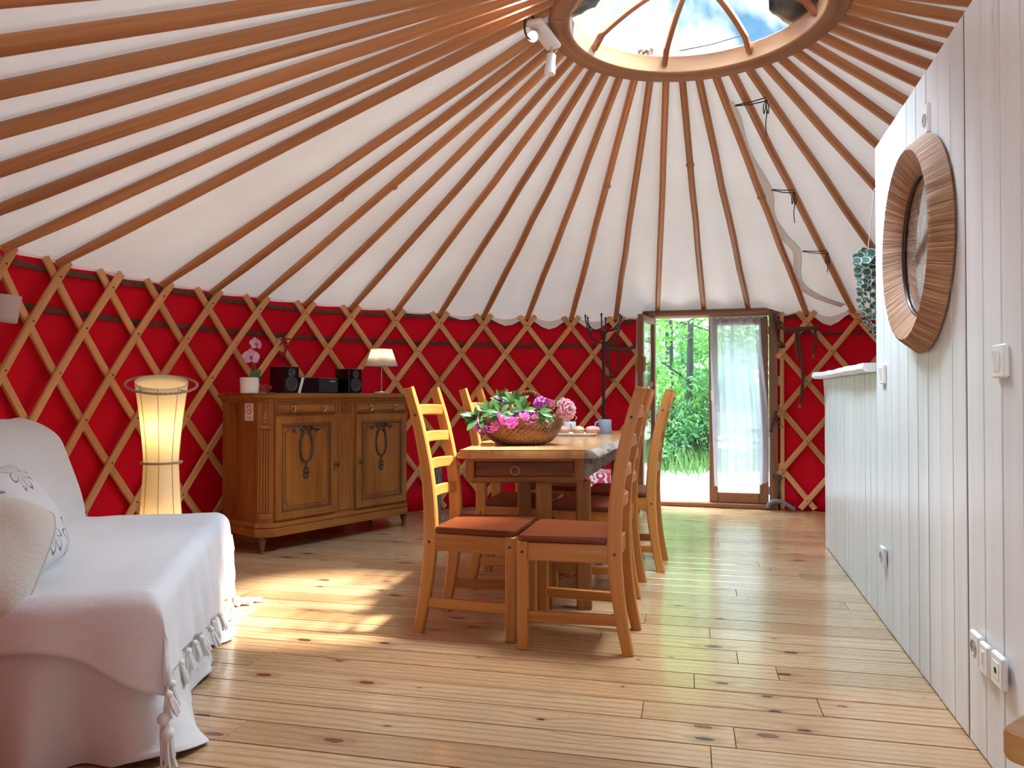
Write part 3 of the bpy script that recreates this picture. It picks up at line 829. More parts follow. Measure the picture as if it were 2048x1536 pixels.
# woven bands around the wall
def band(name, label, a0, a1, zf, w=0.030, R=RW + 0.052):
    b = MB(); K = max(8, int(abs(a1 - a0) / 0.05))
    path = [cyl(lerp(a0, a1, i / K), R, zf(lerp(a0, a1, i / K))) for i in range(K + 1)]
    b.sweep(path, rect(0.010, w, 0.003), (0, 0, 1))
    return tag(b.build(name, M['band']), label, 'band', 'woven bands around the wall')
band('woven_band', 'upper brown woven band along the red wall, left of the door', -2.35, A_DL - .02, lambda a: 1.672 + 0.012 * math.sin(a * 9))
band('woven_band', 'lower brown woven band along the red wall, left of the door', -2.35, A_DL - .02, lambda a: 1.452 + (0.06 * max(0, (a + .12) / .3) ** 2 if a > -.12 else 0))
band('woven_band', 'upper brown woven band along the red wall, right of the door', A_DR + .02, 2.2, lambda a: 1.685 + 0.02 * math.sin(a * 6))
band('woven_band', 'lower brown woven band along the red wall, right of the door', A_DR + .02, 2.2, lambda a: 1.535 - 0.045 * math.sin(min(1, (a - A_DR) * 1.2)), 0.02)

# red ribbon at the lattice joint
b = MB(); c = oncyl(571, 683, RW - 0.03)
b.tube(bez([c + V((-0.05, 0, 0.01)), c + V((0, -.02, 0.02)), c + V((0.06, 0, 0.015))], 5), [0.006] * 11, 6)
b.tube(bez([c + V((-.02, 0, 0)), c + V((-0.045, -.01, -0.05)), c + V((-0.02, -.01, -0.11)), c + V((0.005, -.01, -0.06)), c + V((-.01, 0, 0))], 6), 0.008, 6)
b.tube(bez([c, c + V((0.03, -.015, -0.035)), c + V((0.025, -.01, -0.06))], 5), 0.007, 6)
b.ball(c + V((0, -.01, 0.005)), 0.016, 8, 6)
tag(b.build('ribbon', M['red_ribbon']), 'red ribbon tied round the lattice joint above the sideboard', 'ribbon')

# ropes by the door
def rope(label, paths, knots=(), pale=()):
    b = MB()
    for pts, r in paths:
        pp = bez([oncyl(x, y, RW - 0.035 - off) for (x, y, off) in pts], 5)
        b.tube(pp, [r * (1 + 0.25 * math.sin(i * 1.9)) for i in range(len(pp))], 7)
    for (x, y, r) in knots:
        c = oncyl(x, y, RW - 0.045)
        for i in range(4):
            b.ball(c + V((random.uniform(-r, r) * .5, random.uniform(-.01, .01), random.uniform(-r, r) * .6)), (r * .75, r * .6, r * .55), 8, 5)
    for (x, y) in pale:
        c = oncyl(x, y, RW - 0.04)
        for i in range(5): b.tube([c, c + V((random.uniform(-.02, .02), 0, -0.035))], [0.005, 0.002], 5, mi=1)
    return tag(b.build('rope', [M['rope'], M['rope_pale']]), label, 'rope')
rope('brown rope hung with loose ends across the lattice right of the door', [([(1553, 640, 0), (1560, 655, 0.01), (1590, 658, .01), (1638, 655, 0)], 0.017), ([(1628, 655, .01), (1632, 680, .01), (1626, 706, .01)], 0.012)], [(1632, 657, .02)], [(1626, 708)])
rope('long brown rope hanging down beside the light switch, right of the door', [([(1595, 660, .01), (1600, 700, .015), (1606, 745, .015), (1604, 780, .01), (1600, 808, .01)], 0.013), ([(1593, 662, .02), (1592, 690, .02), (1597, 718, .02)], 0.012)], [(1606, 746, .02)], [(1600, 808)])
rope('brown rope knotted at the upper right corner of the door', [([(1548, 628, 0), (1550, 660, .01), (1560, 690, .01)], 0.013), ([(1545, 645, .01), (1556, 640, .015), (1572, 655, .01)], 0.010)], [(1563, 690, .035)], [(1553, 683)])
rope('short brown rope knotted at the middle of the right door jamb', [([(1552, 822, 0), (1548, 840, .01), (1560, 845, .01)], 0.012), ([(1546, 845, .01), (1541, 865, .01)], 0.012)], [(1550, 835, .028)], [(1541, 866), (1562, 848)])
rope('brown rope knot with long tails near the foot of the door', [([(1545, 950, .01), (1556, 957, .02), (1566, 955, .01)], 0.014), ([(1554, 960, .01), (1556, 985, .01), (1553, 1000, .01)], 0.008), ([(1557, 960, .015), (1560, 985, .01), (1560, 996, .01)], 0.008)], [(1555, 953, .032)], [(1554, 998)])
rope('brown rope with knotted ends on the lattice left of the door', [([(1208, 692, 0), (1225, 698, .01), (1250, 700, .01), (1270, 692, 0)], 0.016), ([(1217, 698, .01), (1219, 730, .01), (1222, 752, .01)], 0.011), ([(1236, 700, .01), (1238, 725, .01), (1236, 745, .01)], 0.009), ([(1252, 700, .015), (1256, 705, .015), (1252, 708, .01)], 0.012)], [(1212, 692, .035), (1223, 752, .026)], [(1226, 756)])
# hose at the foot of the wall
b = MB(); pp = [onz(1536, 1019, .03), onz(1545, 1010, .06), onz(1560, 1008, .06), onz(1578, 1013, .05), onz(1592, 1018, .03)]
pp = [cyl(angof(oncyl(x, 1015, RW)), RW - 0.07, z) for x, z in [(1537, .02), (1541, .06), (1552, .085), (1566, .08), (1580, .05), (1592, .02)]]
b.tube(bez(pp, 6), 0.018, 10); tag(b.build('hose', M['hose']), 'bent grey hose on the floor by the door foot', 'hose')

# ================================================================== GLAZED DOOR
DL = cyl(A_DL, RW + 0.03, 0); DR = cyl(A_DR, RW + 0.03, 0)
DW = (DR - DL).length; DX = (DR - DL) / DW; D_ROT = math.atan2(DX.y, DX.x)
DYV = V((-DX.y, DX.x, 0))
def sd(px):                       # place along the door seen at px
    k = (px - 1024) / FPX; return (k * DL.y - DL.x) / (DX.x - k * DX.y)
def zd(px, py):
    s = sd(px); p = DL + DX * s; return at(px, py, p.y).z
door = bpy.data.objects.new('door_1', None); COL.objects.link(door); door.location = DL; door.rotation_euler = (0, 0, D_ROT); struct(door)
S_MID = sd(1418); S_L = sd(1306); S_R = sd(1536); ZT = 1.700
b = MB()
b.box((S_R + 0.045, 0.02, ZT / 2 + 0.03), (0.07, 0.13, ZT + 0.06), 0.005)
b.box((S_L - 0.055, 0.02, ZT / 2 + 0.03), (0.07, 0.13, ZT + 0.06), 0.005)
b.box(((S_L + S_R) / 2, 0.02, ZT + 0.035), (S_R - S_L + 0.18, 0.13, 0.065), 0.005)
b.box(((S_L + S_R) / 2 - 0.02, -0.07, ZT + 0.022), (S_R - S_L + 0.02, 0.05, 0.03), 0.006)
b.build('door_frame', M['doorwood'], door)
b = MB(); b.box(((S_L + S_R) / 2, 0.02, 0.022), (S_R - S_L + 0.06, 0.15, 0.044), 0.008); b.build('threshold', M['doorwood'], door)
b = MB(); b.box((S_R + 0.115, -0.015, ZT / 2 + .02), (0.035, 0.05, ZT + .04), 0.006); b.build('jamb_strip', M['lath'], door)
def leaf(W, H, name, stile=0.058, handle=None):
    r = bpy.data.objects.new(name, None); COL.objects.link(r); r.parent = door
    b = MB(); t = 0.045
    b.box((stile / 2, 0, H / 2), (stile, t, H), 0.006); b.box((W - stile / 2, 0, H / 2), (stile, t, H), 0.006)
    b.box((W / 2, 0, 0.045), (W - 2 * stile, t, 0.09), 0.005); b.box((W / 2, 0, H - stile / 2), (W - 2 * stile, t, stile), 0.005)
    b.build('leaf_frame', M['doorwood'], r)
    b = MB(); b.box((W / 2, 0, H / 2 + 0.015), (W - 2 * stile + 0.006, 0.008, H - stile - 0.09 + 0.006), 0.0); b.build('pane', M['glass'], r)
    return r
LW = S_R - S_MID
lr = leaf(LW, ZT - 0.05, 'door_leaf', 0.075); lr.location = (S_MID, 0.0, 0.045)
for z in (0.12, 1.52):
    b = MB(); b.tube([(LW + 0.005, -0.03, z - .035), (LW + 0.005, -0.03, z + .035)], 0.010, 8); b.build('hinge', M['steel'], lr)
b = MB(); b.box((0.03, -0.03, 0.95), (0.035, 0.018, 0.09), 0.004); b.build('lock_case', M['brass'], lr)
# open leaf swings into the room
open_leaf = leaf(LW - .03, ZT - 0.05, 'door_leaf')
hinge_w = DL + DX * (S_L + 0.0); tip = V((0, 0, 0)); k = (1279 - 1024) / FPX
# find the swing angle so that the free edge is seen at px 1279
best = None
for i in range(0, 140):
    a = D_ROT - math.radians(70 + i * 0.5); e = hinge_w + V((math.cos(a), math.sin(a), 0)) * (LW - .03)
    er = abs((e.x / e.y) - k)
    if best is None or er < best[0]: best = (er, a)
OA = best[1]
open_leaf.location = (S_L + 0.01, -0.03, 0.045); open_leaf.rotation_euler = (0, 0, OA - D_ROT)
b = MB(); b.box((LW - .055, 0.032, 1.22), (0.035, 0.022, 0.13), 0.004); b.box((LW - .055, -0.032, 1.22), (0.035, 0.022, 0.13), 0.004); b.tube([(LW - .055, -0.075, 1.22), (LW - .055, 0.075, 1.22)], 0.008, 8)
b.build('latch', M['brass'], open_leaf)
# sheer curtains
def curtain(parent_loc, rot, W, ztop, zbot, label, bulge=0.0, side=-1):
    T = thing('sheer_curtain', label, 'curtain', parent_loc, rot, 'sheer curtains on the door leaves')
    b = MB()
    def f(u, v):
        z = lerp(ztop, zbot, v); x = u * W
        if bulge: x = lerp(lerp(0.0, 0.035, v ** 1.5), W + bulge * math.sin(v * 2.0) ** 2, u)
        fold = 0.010 * math.sin(u * 34) + 0.007 * math.sin(u * 61 + 1)
        zb = 0
        if bulge: zb = (0.05 * (u - .5) * v ** 6) + (-0.06 * v ** 8 * math.sin(PI * u))
        return V((x, side * (0.022 + fold * (0.6 + 0.6 * v) + 0.03 * v), z + zb))
    b.grid(f, 70, 30)
    b.build('cloth', M['sheer'], T, smooth=80)
    b = MB(); b.tube([(-0.01, side * 0.018, ztop - 0.012), (W + 0.03, side * 0.018, ztop - 0.012)], 0.005, 8); b.build('rod', M['white_plastic'], T)
    return T
cw = sd(1521) - sd(1420)
curtain(DL + DX * sd(1420) + V((0, 0, 0)) - DYV * 0.02, D_ROT, cw, zd(1470, 634), zd(1480, 965), 'sheer white curtain hanging over the closed right door leaf', 0.075)
co = hinge_w + V((math.cos(OA), math.sin(OA), 0)) * 0.06 - DYV * .03
curtain(co, OA, LW - 0.10, ZT - 0.03, 0.10, 'sheer white curtain on the open left door leaf', 0.0, -1)
b = MB(); p = at(1302, 768, 6.55); b.ball(p, (0.022, 0.010, 0.024), 10, 6); b.tube([p + V((0, 0, .02)), p + V((0, 0, .09))], 0.002, 5, mi=1)
tag(b.build('hanging_ornament', [M['red_pattern'], M['cord_dark']]), 'small pink heart ornament hanging at the open door leaf', 'ornament')

# ================================================================== PLANKED PARTITION ON THE RIGHT
PX0, PK = 0.7433, 0.2626
PU = V((0.254, 0.967, 0)).normalized(); PN = V((-PU.y, PU.x, 0)); P_ROT = math.atan2(PU.y, PU.x)
def wy(px): return PX0 / ((px - 1024) / FPX - PK)
def wp(px, py, off=0.0):
    y = wy(px); p = at(px, py, y); return p + PN * off
def wl_(Y, z=0.0): return V((PX0 + PK * Y, Y, z))
PL = 0.1375
Y_END = wy(1753); H_TALL = 2.125; H_LOW = 1.105
def planks(b, s0, s1, z0, z1, seed, thick=0.022, fixed=None):
    rnd = random.Random(seed); s = s0; f0 = len(b.f)
    org = wl_(Y_END)
    while s < s1 - 0.02:
        e = min(s + PL + rnd.uniform(-0.008, 0.008), s1)
        if s1 - e < 0.05: e = s1
        gp = rnd.choice([0.002, 0.004, 0.007, 0.011])
        a = org + PU * (s + gp); c = org + PU * (e - 0.0016); m = (a + c) / 2
        dt = rnd.uniform(-0.001, 0.001)
        b.bar(V((m.x, m.y, z0)) - PN * (thick / 2 - dt), V((m.x, m.y, z1)) - PN * (thick / 2 - dt), thick, (c - a).length, 0.0025, PU)
        s = e
    for i in range(f0, len(b.f)):                   # bare unpainted edges inside the joints
        f = b.f[i]
        if len(f) == 4:
            q = [V(b.v[j]) for j in f]; nrm = (q[2] - q[0]).cross(q[3] - q[1])
            if nrm.length > 1e-9 and abs(nrm.normalized().dot(PU)) > 0.9: b.mi[i] = 1
b = MB(); planks(b, -1.97, 0.0, 0.004, H_TALL, 11)
org = wl_(Y_END)
b.bar(org - PN * 0.034 + PU * -1.97 + V((0, 0, H_TALL / 2)), org - PN * 0.034 + V((0, 0, H_TALL / 2)) - PU * 0.002, 0.022, H_TALL, 0.0, (0, 0, 1), mi=1)
planks_back = MB()
b.bar(org - PN * 0.058 + PU * -1.97 + V((0, 0, H_TALL / 2)), org - PN * 0.058 + V((0, 0, H_TALL / 2)), 0.024, H_TALL - 0.01, 0.003, (0, 0, 1))
w = b.build('wall_right', [M['painted'], M['gap']]); struct(w)
# low bar front that carries on from the partition, with a live edge worktop
S_C = (wy(1651) - Y_END) / PU.y
bar = thing('bar_counter', 'white planked breakfast bar with a pale live edge worktop', 'bar counter', org + PU * (S_C / 2))
bo = bar.location.copy()
def under(o): o.location = V(o.location) - bo; return o
b = MB(); planks(b, 0.004, S_C, 0.004, H_LOW, 12)
b.bar(org - PN * 0.034 + PU * 0.004 + V((0, 0, H_LOW / 2)), org - PN * 0.034 + PU * S_C + V((0, 0, H_LOW / 2)), 0.022, H_LOW - .01, 0.0, (0, 0, 1), mi=1)
under(b.build('planked_front', [M['painted'], M['gap']], bar))
b = MB(); rnd = random.Random(4)                    # wavy end board
pr = []
for i in range(18):
    z = H_LOW * i / 17; pr.append((0.012 + 0.020 * noise.noise(V((z * 5, 3, 1))) + (0.05 * max(0, (z - .85) / .25) ** 2 if z > .85 else 0), z))
e0 = org + PU * (S_C + 0.002)
vs = []; fs = []
for i, (d, z) in enumerate(pr):
    for (t, q) in ((0.002, d + 0.012), (-0.045, d + 0.012), (-0.045, 0), (0.002, 0)):
        vs.append(e0 + PN * t + PU * q + V((0, 0, z)))
for i in range(17):
    for j in range(4): fs.append((i * 4 + j, i * 4 + (j + 1) % 4, i * 4 + 4 + (j + 1) % 4, i * 4 + 4 + j))
fs += [(0, 3, 2, 1), (68, 69, 70, 71)]
b.add(vs, fs); under(b.build('end_board', M['painted'], bar))
b = MB(); N = 40; top = []
for i in range(N + 1):
    s = lerp(0.004, S_C + 0.16, i / N)
    f_ = 0.055 + 0.060 * noise.noise(V((s * 3.6, 1, 5))) + 0.015 * noise.noise(V((s * 11, 1, 5))) + (-0.09 * max(0, (s - S_C - .02) / .14) ** 2)
    top.append((s, f_))
vs = []; gg = []
for (s, f_) in top:
    for (t, z) in ((f_ - 0.012, H_LOW + 0.001), (f_ + 0.004, H_LOW + 0.016), (f_ - 0.006, H_LOW + 0.042), (-0.36, H_LOW + 0.042), (-0.36, H_LOW + 0.001)):
        p = org + PU * s + PN * t + V((0, 0, z)); vs.append(p); gg.append((s, t, z))
fs = []
for i in range(N):
    for j in range(5): fs.append((i * 5 + j, i * 5 + (j + 1) % 5, i * 5 + 5 + (j + 1) % 5, i * 5 + 5 + j))
fs += [(4, 3, 2, 1, 0), tuple(N * 5 + j for j in range(5))]
b.add(vs, fs, gg); under(b.build('worktop', M['painted'], bar))['label'] = 'whitewashed live edge slab'

# sockets and switches (local x along the wall, y out into the room)
def plate(b, w, h, d=0.012, x=0, z=0):
    b.bar((x, d / 2, z - h / 2), (x, d / 2, z + h / 2), w, d, 0.004, (0, 1, 0))
def fitting(name, label, cat, px, py, w, h, kind):
    p = wp(px, py)
    T = thing(name, label, cat, p, P_ROT)
    b = MB(); plate(b, w, h, 0.016 if kind != 'slim' else 0.014); b.build('cover_plate', M['white_plastic'], T)
    if kind == 'socket':
        b = MB(); Mx = Matrix.Rotation(-PI / 2, 3, 'X')
        b.lathe([(0.021, 0), (0.023, 0.003), (0.0195, 0.003), (0.0185, 0.0006), (0.0001, 0.0006)], (0, 0.0155, 0), 24, 0, Mx); s = b.build('socket_insert', M['grey_plastic'], T)
        for x in (-0.0095, 0.0095):
            b = MB(); b.lathe([(0.0001, 0.0), (0.0026, 0.0), (0.0026, .0006), (0.0001, .0006)], (x, 0.0162, 0), 8, 0, Mx); b.build('pin_hole', M['hole'], s)
    elif kind == 'rocker':
        b = MB(); b.add([(-.015, .016, -.026), (.015, .016, -.026), (.015, .016, .026), (-.015, .016, .026), (-.0145, .0175, -.0255), (.0145, .0175, -.0255), (.0145, .025, .0255), (-.0145, .025, .0255)],
                        [(0, 1, 5, 4), (1, 2, 6, 5), (2, 3, 7, 6), (3, 0, 4, 7), (4, 5, 6, 7)]); b.build('rocker', M['white_plastic'], T)
    elif kind == 'slot':
        b = MB(); plate(b, w * .45, h * .62, 0.0175); i = b.build('insert', M['white_plastic'], T)
        b = MB(); plate(b, 0.006, h * .45, 0.0182); b.build('slot', M['hole'], i)
    elif kind == 'jack':
        b = MB(); plate(b, w * .62, h * .62, 0.0175); i = b.build('insert', M['white_plastic'], T)
        b = MB(); Mx = Matrix.Rotation(-PI / 2, 3, 'X'); b.lathe([(0.0001, 0), (0.0075, 0), (0.0075, 0.0015), (0.0001, .0015)], (0, 0.0172, 0), 16, 0, Mx); b.build('jack', M['hole'], i)
    return T
fitting('wall_socket', 'white wall socket high on the planks above the woven mirror', 'socket', 1859, 240, 0.075, 0.105, 'socket')
fitting('light_switch', 'white light switch with large rocker at the right edge, right of the mirror', 'light switch', 2008, 722, 0.085, 0.085, 'rocker')
fitting('light_switch', 'slim white light switch on the partition end beside the worktop', 'light switch', 1770, 748, 0.075, 0.085, 'rocker')
fitting('wall_socket', 'single white wall socket low on the planks below the bar end', 'socket', 1770, 1113, 0.075, 0.085, 'socket')
fitting('wall_socket', 'white round socket, leftmost of the three plates near the floor', 'socket', 1960, 1296, 0.078, 0.082, 'socket')
fitting('phone_socket', 'narrow white plate with a slot, middle of three near the floor', 'socket', 1979, 1319, 0.062, 0.082, 'slot')
fitting('aerial_socket', 'white plate with dark round jack, rightmost of three near the floor', 'socket', 2006, 1341, 0.080, 0.082, 'jack')
# light switch by the door on the red wall
p = cyl(angof(oncyl(1553, 762, RW + .06)), RW + 0.052, oncyl(1553, 762, RW + .06).z); a = angof(p)
T = thing('light_switch', 'white light switch on the red wall right of the door', 'light switch', p, -a + PI)
b = MB(); plate(b, 0.085, 0.085, 0.02); b.build('cover_plate', M['white_plastic'], T)
b = MB(); plate(b, 0.05, 0.05, 0.026); b.build('rocker', M['white_plastic'], T)

# woven round mirror
MC = wl_(2.668, 1.524)
T = thing('woven_mirror', 'round mirror with a wide woven jute frame on the white planks', 'mirror', MC, P_ROT)
b = MB(); Mx = Matrix.Rotation(-PI / 2, 3, 'X'); rnd = random.Random(9)
n = 260; verts = []; gg = []
prof = [(0.372, 0.004), (0.378, 0.010), (0.352, 0.045), (0.335, 0.066), (0.327, 0.070), (0.318, 0.066), (0.280, 0.040), (0.244, 0.014), (0.242, 0.006)]
fs = []; m = len(prof)
for j in range(n):
    a = 2 * PI * j / n; w_ = 0.0022 * noise.noise(V((j * .9, 0, 0))) + 0.0014 * (j % 2)
    for (r, y) in prof:
        rr = r + w_; verts.append((rr * math.cos(a), y + w_ * .5, rr * math.sin(a))); gg.append((a * .33, r, y))
for j in range(n):
    j2 = (j + 1) % n
    for i in range(m - 1): fs.append((j * m + i, j2 * m + i, j2 * m + i + 1, j * m + i + 1))
b.add(verts, fs, gg); b.build('woven_frame', M['jute'], T, smooth=50)
b = MB(); b.tube([(0.243 * math.cos(2 * PI * i / 64), 0.016, 0.243 * math.sin(2 * PI * i / 64)) for i in range(64)], 0.004, 8, True); b.build('inner_rim', M['carve'], T)
b = MB(); b.lathe([(0.0001, 0.010), (0.246, 0.010)], (0, 0, 0), 64, 0, Mx); b.build('mirror_glass', M['mirror'], T)

# hanging plant at the end of the partition
HP = at(1727, 505, 3.66)
T = thing('hanging_plant', 'artificial trailing plant with round blue green leaves hung at the wall end', 'plant', HP)
b = MB(); hk = V((PX0 + PK * 3.47 - 0.0, 3.475, at(1752, 378, 3.475).z)) - HP
b.tube([hk, V((0.02, 0, 0.0))], 0.0022, 6); b.tube([V((0.02, 0, 0)), V((-0.05, -0.02, -0.09))], 0.0022, 6); b.build('cord', M['cord_white'], T)
b = MB(); b.tube([hk + V((0.012, -0.012, -0.01)), hk + V((0.0, -0.004, 0.0))], 0.004, 8); b.build('hook', M['white_plastic'], T)
b = MB(); b.lathe([(0.0001, -0.055), (0.030, -0.055), (0.045, 0.01), (0.042, 0.01), (0.0001, 0.0)], (0.045, 0.03, -0.01), 16); b.build('pot', M['black_matt'], T)
rnd = random.Random(21); lm = MB(); sm = MB()
def rleaf(c, nrm, r):
    q = nrm.to_track_quat('Z', 'Y'); K = 10
    ring = [c + q @ V((r * math.cos(2 * PI * i / K), r * .92 * math.sin(2 * PI * i / K), 0.12 * r * math.cos(4 * PI * i / K))) for i in range(K)]
    inn = [c + q @ V((.84 * r * math.cos(2 * PI * i / K), .84 * r * .92 * math.sin(2 * PI * i / K), -0.03 * r)) for i in range(K)]
    lm.add(ring + inn, [(i, (i + 1) % K, K + (i + 1) % K, K + i) for i in range(K)], mi=1)
    lm.add(inn + [c + q @ V((0, 0, -0.10 * r))], [(i, (i + 1) % K, K) for i in range(K)])
for s_ in range(5):
    x0 = -0.028 + s_ * 0.026; L = [0.27, 0.35, 0.40, 0.37, 0.31][s_]; y0 = rnd.uniform(-0.04, 0.04)
    pts = bez([(0.03, 0.0, 0.0), (x0, y0, -0.03), (x0 + rnd.uniform(-.015, .015), y0, -L * .5), (x0 + rnd.uniform(-.015, .015), y0, -L)], 8)
    sm.tube(pts, 0.0022, 5)
    for i, p in enumerate(pts[3:]):
        t = i / len(pts[3:]); r = lerp(0.026, 0.013, t) * rnd.uniform(.85, 1.1)
        sd_ = 1 if i % 2 else -1
        nrm = V((rnd.uniform(-.5, .5), -1, rnd.uniform(-.1, .7))).normalized()
        rleaf(p + V((sd_ * r * .9, -0.01 + rnd.uniform(-.012, .012), rnd.uniform(-.008, .008))), nrm, r)
lm.build('leaves', [M['string_leaf'], M['string_edge']], T, smooth=60); sm.build('stems', M['green_stem'], T)

# wooden stool whose corner shows at the lower right
T = thing('stool', 'warm wooden stool with a thick rounded seat in the lower right corner', 'stool', (0.796, 1.262, 0), math.atan2(-0.8, 0.6))
b = MB()
def rrect(x0, y0, x1, y1, r, n=8):
    out = []
    for (cx, cy, a0) in ((x1 - r, y1 - r, 0), (x0 + r, y1 - r, PI / 2), (x0 + r, y0 + r, PI), (x1 - r, y0 + r, 1.5 * PI)):
        for i in range(n + 1):
            a = a0 + PI / 2 * i / n; out.append((cx + r * math.cos(a), cy + r * math.sin(a)))
    return out
outl = rrect(0, 0, 0.31, 0.28, 0.03)
cen = V((0.155, 0.14, 0))
def layer(k, z): return [V((cen.x + (x - cen.x) * k, cen.y + (y - cen.y) * k, z)) for x, y in outl]
ls = [layer(.985, .405), layer(1, .411), layer(1, .444), layer(.985, .45)]
vs = [p for l in ls for p in l]; n = len(outl)
b.add(vs, [(i * n + j, i * n + (j + 1) % n, (i + 1) * n + (j + 1) % n, (i + 1) * n + j) for i in range(3) for j in range(n)] + [tuple(range(n - 1, -1, -1)), tuple(3 * n + j for j in range(n))])
b.build('seat', M['stool'], T)
for x in (0.045, 0.265):
    for y in (0.045, 0.235):
        b = MB(); b.sweep([(x + (x - .155) * .12, y + (y - .14) * .12, 0), (x, y, 0.405)], rect(.032, .032, .004), (1, 0, 0), [.8, 1]); b.build('leg', M['stool'], T)

# ================================================================== OUTSIDE
b = MB()
GZ = -0.14
def gfn(u, v):
    r = 3.2 + 40 * v ** 2; a = u * 2 * PI
    p = cyl(a, r, 0); p.z = GZ + (0.02 * noise.noise(V((p.x * .8, p.y * .8, 0))) if r > 5 else 0); return p
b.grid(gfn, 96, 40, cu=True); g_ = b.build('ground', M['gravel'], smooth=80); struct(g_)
# unseen boarded porch added behind the camera to hold back sky light
PW, PD = 1.62, 1.15
def porch():
    d = rad2(A_BACK); sdw = V((d.y, -d.x, 0)); c = V((CX, CY, 0)); r0 = RW + 0.075; r1 = r0 + PD
    def wallp(name, a, b_, z0, z1):
        m = MB(); a = V(a); b_ = V(b_); n = max(1, round((b_ - a).length / .12)); 
        for i in range(n):
            p = a.lerp(b_, i / n); q = a.lerp(b_, (i + 1) / n); u = (q - p).normalized(); mid = (p + q) / 2
            m.bar(mid + V((0, 0, z0)), mid + V((0, 0, z1)), .022, (q - p).length - .002, .003, u)
        struct(m.build(name, M['doorwood']))
    L, R_ = c + sdw * PW / 2, c - sdw * PW / 2
    wallp('wall_porch_left', L + d * (r0 - .16), L + d * r1, -.1, 1.70); wallp('wall_porch_right', R_ + d * (r0 - .16), R_ + d * r1, -.1, 1.70)
    m = MB(); m.bar(c + d * (r0 - .05) + V((0, 0, 1.715)), c + d * (r1 + .05) + V((0, 0, 1.715)), PW + .1, .03, .004, (0, 0, 1)); struct(m.build('ceiling_porch', M['doorwood']))
    m = MB(); m.bar(c + d * (r0 + .03) + V((0, 0, -.02)), c + d * (r1 + .05) + V((0, 0, -.02)), PW + .1, .03, .004, (0, 0, 1)); struct(m.build('floor_porch', M['doorwood']))
porch()
# deck edge under the yurt
b = MB(); b.lathe([(RW + 0.13, -0.005), (RW + 0.13, GZ - 0.03), (RW + 0.02, GZ - 0.03), (RW + 0.02, -0.03)], (CX, CY, 0), 72, caps=False)
struct(b.build('floor_rim', M['doorwood']))
rl = random.Random(31)
def leaves(b, c, rad, n, size, rnd, drop=0.0):
    for i in range(n):
        while True:
            q = V((rnd.uniform(-1, 1), rnd.uniform(-1, 1), rnd.uniform(-1, 1)))
            if q.length <= 1: break
        q = q * (0.55 + 0.45 * rnd.random()); p = V((c[0] + q.x * rad[0], c[1] + q.y * rad[1], c[2] + q.z * rad[2]))
        if p.z < GZ + 0.03: continue
        R = Quaternion((rnd.gauss(0, 1), rnd.gauss(0, 1), rnd.gauss(0, 1), rnd.gauss(0, 1))).normalized()
        s = size * rnd.uniform(.6, 1.25)
        pts = [V((-s, 0, 0)), V((-.2 * s, -.42 * s, .08 * s)), V((s, 0, -.1 * s)), V((-.2 * s, .42 * s, .08 * s))]
        b.add([p + R @ x for x in pts], [(0, 1, 2, 3)])
def tree(x, y, h, r, lean, label, crown, n, seed, low=1.2):
    rnd = random.Random(seed)
    T = thing('tree', label, 'tree', (x, y, GZ), 0, 'forest trees outside the door')
    b = MB(); pts = bez([(0, 0, -0.05), (lean * .3, 0.05, h * .35), (lean * .6, -.05, h * .7), (lean, 0, h)], 6)
    b.tube(pts, [lerp(r * 1.15, r * .35, i / (len(pts) - 1)) for i in range(len(pts))], 9)
    for i in range(5):
        z = low + (h - low) * (i + .5) / 6; a = rnd.uniform(0, 6.28); L = rnd.uniform(.9, 1.9)
        p0 = V((lean * z / h, 0, z)); p1 = p0 + V((math.cos(a) * L, math.sin(a) * L, rnd.uniform(.1, .8)))
        b.tube(bez([p0, p0.lerp(p1, .5) + V((0, 0, .12)), p1], 4), [lerp(r * .35, .008, k / 8) for k in range(9)], 6)
    b.build('trunk', M['trunk'], T)
    b = MB()
    for i in range(crown):
        z = lerp(low, h, rnd.random()); a = rnd.uniform(0, 6.28); d = rnd.uniform(.2, 1.7)
        leaves(b, (lean * z / h + math.cos(a) * d, math.sin(a) * d, z), (.75, .75, .45), n, 0.075, rnd)
    if y < 14.1:                                    # unseen boughs added over the path to shade the gravel
        for i in range(9):
            leaves(b, (rnd.uniform(-1.3, 1.3), rnd.uniform(-5.4, -.6), rnd.uniform(3.2, 4.0)), (1.1, 1.1, .35), 110, 0.12, rnd)
    b.build('foliage', M['tree_leaf'], T, smooth=0)
tl = [(3.1, 13.4, 6.5, .10, .15, 'dark mossy trunked tree seen just left of the door middle'), (2.75, 13.0, 6, .06, -.1, 'thin tree seen at the left edge of the open doorway'),
      (4.05, 14.2, 6, .075, .2, 'tree behind the left edge of the sheer curtain'), (4.9, 14.0, 6.5, .09, -.2, 'tree behind the middle of the sheer curtain'),
      (5.7, 13.2, 6, .08, .2, 'tree behind the right edge of the sheer curtain'), (3.55, 17.5, 8, .10, .1, 'distant tree in the middle of the open doorway'),
      (2.1, 15.5, 7, .09, .0, 'tree hidden behind the open door leaf'), (6.6, 16.5, 8, .11, 0, 'distant tree at the far right behind the curtain'),
      (4.3, 19.0, 8, .12, 0, 'farthest tree behind the right part of the open doorway'), (3.0, 19.5, 8, .12, 0, 'farthest tree behind the left part of the open doorway')]
for i, (x, y, h, r, ln, lb) in enumerate(tl): tree(x, y, h, r * .62, ln, lb, 20, 130, 50 + i, .9)
